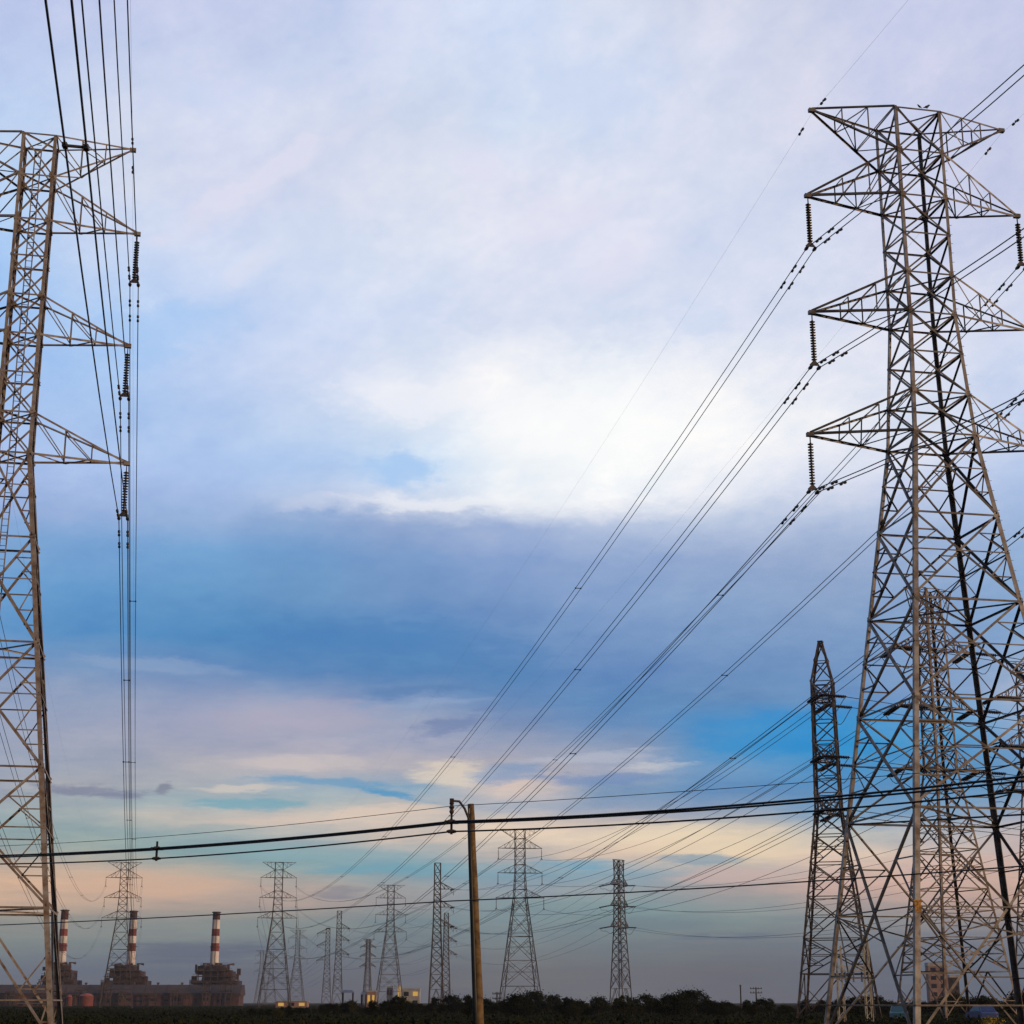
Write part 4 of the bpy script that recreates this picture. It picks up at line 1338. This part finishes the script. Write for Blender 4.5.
# ------------------------------------------------------------------ trees and scrub
def tree_mesh(seed, h, w, leaf, n_cl, n_lf, m, tall=False):
    r = random.Random(seed)
    root = empty('tree', (0, 0, 0))
    mb = MB()
    pts = [V((0, 0, -0.2)), V((r.uniform(-.1, .1), r.uniform(-.1, .1), h * 0.25)), V((r.uniform(-.2, .2), r.uniform(-.2, .2), h * 0.55)), V((r.uniform(-.3, .3), r.uniform(-.3, .3), h * 0.85))]
    mb.tube(pts, [0.035 * h, 0.028 * h, 0.018 * h, 0.006 * h], 7)
    limbs = []
    for i in range(7):
        a = r.uniform(0, 6.28)
        z = h * r.uniform(0.25, 0.6)
        e = V((math.cos(a) * w * r.uniform(.25, .42), math.sin(a) * w * r.uniform(.25, .42), z + h * r.uniform(.1, .3)))
        s = V((0, 0, z))
        mb.tube([s, (s + e) / 2 + V((0, 0, -0.04 * h)), e], [0.014 * h, 0.010 * h, 0.004 * h], 5)
        limbs.append(e)
    mb.build('trunk', BARK, root)
    mb = MB()
    for c in range(n_cl):
        if c < len(limbs):
            cc = limbs[c]
        else:
            a, q = r.uniform(0, 6.28), math.sqrt(r.random())
            zz = r.uniform(0.18, 0.95)
            env = math.sin(min(1.0, zz * 1.02) ** 0.75 * math.pi) ** 0.55
            cc = V((math.cos(a) * q * w / 2 * env, math.sin(a) * q * w / 2 * env, h * zz))
        cr = r.uniform(0.10, 0.2) * w
        for _ in range(n_lf):
            d = V((r.gauss(0, 1), r.gauss(0, 1), r.gauss(0, 0.75)))
            p = cc + d * cr * 0.55
            if p.z < 0.03 * h: p.z = 0.03 * h + r.random() * 0.1 * h
            n1 = V((r.gauss(0, 1), r.gauss(0, 1), r.gauss(0, 1))).normalized()
            n2 = n1.cross(V((r.gauss(0, 1), r.gauss(0, 1), r.gauss(0, 1)))).normalized()
            s = leaf * r.uniform(0.6, 1.3)
            mb.poly([p - n1 * s, p + n2 * s * 0.5, p + n1 * s, p - n2 * s * 0.5], [(0, 1, 2, 3)])
    mb.build('crown', m, root)
    return root

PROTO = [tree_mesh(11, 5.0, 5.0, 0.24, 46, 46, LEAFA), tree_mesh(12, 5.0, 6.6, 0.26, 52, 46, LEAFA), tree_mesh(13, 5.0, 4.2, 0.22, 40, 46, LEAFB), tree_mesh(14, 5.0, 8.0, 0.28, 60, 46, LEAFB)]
SHRUB = tree_mesh(15, 1.3, 0.9, 0.035, 26, 40, LEAFY)
SHRUB.location = spot(992, 62)
SHRUB.name = 'shrub'
tag(SHRUB, 'little yellow-leaved shrub at the very bottom near the right corner', 'shrub')
KIND = ['dark round tree', 'dark spreading tree', 'olive slim tree', 'olive low wide tree']
PLACE = [(256, 'beside the rightmost power station end'), (300, 'below the slim pylon pair'), (360, 'below the broad-stringed pylon'), (415, 'left of the wooden pole'),
         (488, 'right behind the wooden pole'), (540, 'below the square-armed pylon'), (600, 'left of the lone slim pylon'), (650, 'right of the lone slim pylon'),
         (700, 'below the far crossarmed pole'), (770, 'left of the slim angle pylon'), (850, 'between the right pylons'), (960, 'behind the big right pylon legs')]
prof = [(250, 1010), (300, 1010), (312, 1007), (320, 1003), (345, 1002), (400, 1001), (430, 999), (455, 1000), (480, 997), (505, 1002), (530, 996), (548, 993), (562, 999), (590, 1000), (612, 1001), (635, 1000), (660, 999), (678, 991), (692, 995), (715, 1001), (750, 1003), (790, 1004), (850, 1002), (905, 1001), (960, 999), (1000, 997), (1040, 999)]
def topv(u):
    for (a, b), (c, d) in zip(prof, prof[1:]):
        if a <= u <= c:
            return b + (d - b) * (u - a) / (c - a)
    return 1003
used = set()
tr = random.Random(21)
u = 252.0
cnt = 0
while u < 1040:
    Y = tr.uniform(215, 330)
    v = topv(u) + tr.choice((-6, -3.5, -1, 1, 2.5, 4, 6, 8)) * tr.uniform(0.5, 1.0)
    H = max(0.9, at(u, v, Y).z)
    k = tr.choice((0, 0, 1, 1, 2, 3))
    if k in used:
        o = copy_tree(PROTO[k])
    else:
        o = PROTO[k]; used.add(k)
    o.location = spot(u, Y)
    s = H / 5.15
    o.scale = (s * tr.uniform(0.85, 1.25), s * tr.uniform(0.85, 1.25), s)
    o.rotation_euler = (0, 0, tr.uniform(0, 6.28))
    pl = min(PLACE, key=lambda q: abs(q[0] - u))[1]
    tag(o, '%s %s' % (KIND[k], pl), 'tree', 'trees %s' % pl)
    u += tr.uniform(3.5, 10)
    cnt += 1
for k in range(4):
    if k not in used:
        o = PROTO[k]; o.location = spot(700 + 11 * k, 260); tag(o, '%s below the far crossarmed pole' % KIND[k], 'tree', 'trees below the far crossarmed pole')

def gantry():
    root = empty('gantry', spot(855, 160), R(4))
    k = 160.0 / 1759
    H = at(855, 966, 160).z
    w = 28 * k
    tag(root, 'low pale steel portal frame between the slim angle pylon and the big right pylon', 'gantry')
    for x in (-w / 2, w / 2):
        mb = MB()
        for dx, dy in ((-.18, -.18), (.18, -.18), (.18, .18), (-.18, .18)):
            mb.bar((x + dx * 1.6, dy * 1.6, 0), (x + dx, dy, H + (1.8 if x < 0 else 2.6)), 0.07)
        n = 9
        for i in range(n):
            z0, z1 = H * i / n, H * (i + 1) / n
            q = 0.27 if i % 2 else -0.27
            mb.bar((x - q, -.27, z0), (x + q, -.25, z1), 0.045)
            mb.bar((x - .27, q, z0), (x - .25, -q, z1), 0.045)
        mb.build('post', PALE, root)
    mb = MB()
    for dz in (0, -0.45):
        for dy in (-.2, .2):
            mb.bar((-w / 2, dy, H + dz), (w / 2, dy, H + dz), 0.08)
    for i in range(8):
        q = i % 2
        mb.bar((-w / 2 + w * i / 8, -.2, H - 0.45 * q), (-w / 2 + w * (i + 1) / 8, -.2, H - 0.45 * (1 - q)), 0.045)
    mb.build('beam', PALE, root)
    for x in (-0.3, 0.0, 0.3):
        mb = MB()
        disc_string(mb, V((x * w, 0, H - 0.5)), (0, 0, -1), 0.9, 6, 0.13, 8)
        mb.build('insulator', PORCELAIN, root)
gantry()

def scrub():
    r = random.Random(9)
    mb = MB()
    for i in range(30000):
        Y = 120 + 640 * r.random() ** 1.5
        uu = r.uniform(-60, 1090)
        p = spot(uu, Y)
        h = r.uniform(0.02, 0.55) * (0.15 + 0.85 * math.sin(p.x * 0.13 + math.sin(p.y * 0.07) * 3) ** 2)
        s = r.uniform(0.08, 0.24)
        n1 = V((r.gauss(0, 1), r.gauss(0, 1), r.gauss(0, 1))).normalized()
        n2 = n1.cross(V((r.gauss(0, 1), r.gauss(0, 1), r.gauss(0, 1)))).normalized()
        c = p + V((0, 0, h))
        mb.poly([c - n1 * s, c + n2 * s * 0.6, c + n1 * s, c - n2 * s * 0.6], [(0, 1, 2, 3)])
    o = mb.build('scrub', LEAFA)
    tag(o, 'dark low scrub covering the field along the bottom of the photo', 'scrub', kind='stuff')
scrub()

# ------------------------------------------------------------------ thin evening haze
def build_haze():
    mb = MB()
    mb.box((0, 1100, 44), (5200, 2400, 90))
    m = bpy.data.materials.new("evening_haze")
    m.use_nodes = True
    t = m.node_tree
    t.nodes.clear()
    v = t.nodes.new('ShaderNodeVolumePrincipled')
    v.inputs['Color'].default_value = (0.80, 0.82, 0.90, 1)
    v.inputs['Density'].default_value = 0.00006
    v.inputs['Anisotropy'].default_value = 0.0
    o = t.nodes.new('ShaderNodeOutputMaterial')
    t.links.new(v.outputs[0], o.inputs['Volume'])
    h = mb.build("haze", m)
    tag(h, 'thin evening haze lying over the plain', 'haze', kind='stuff')
build_haze()
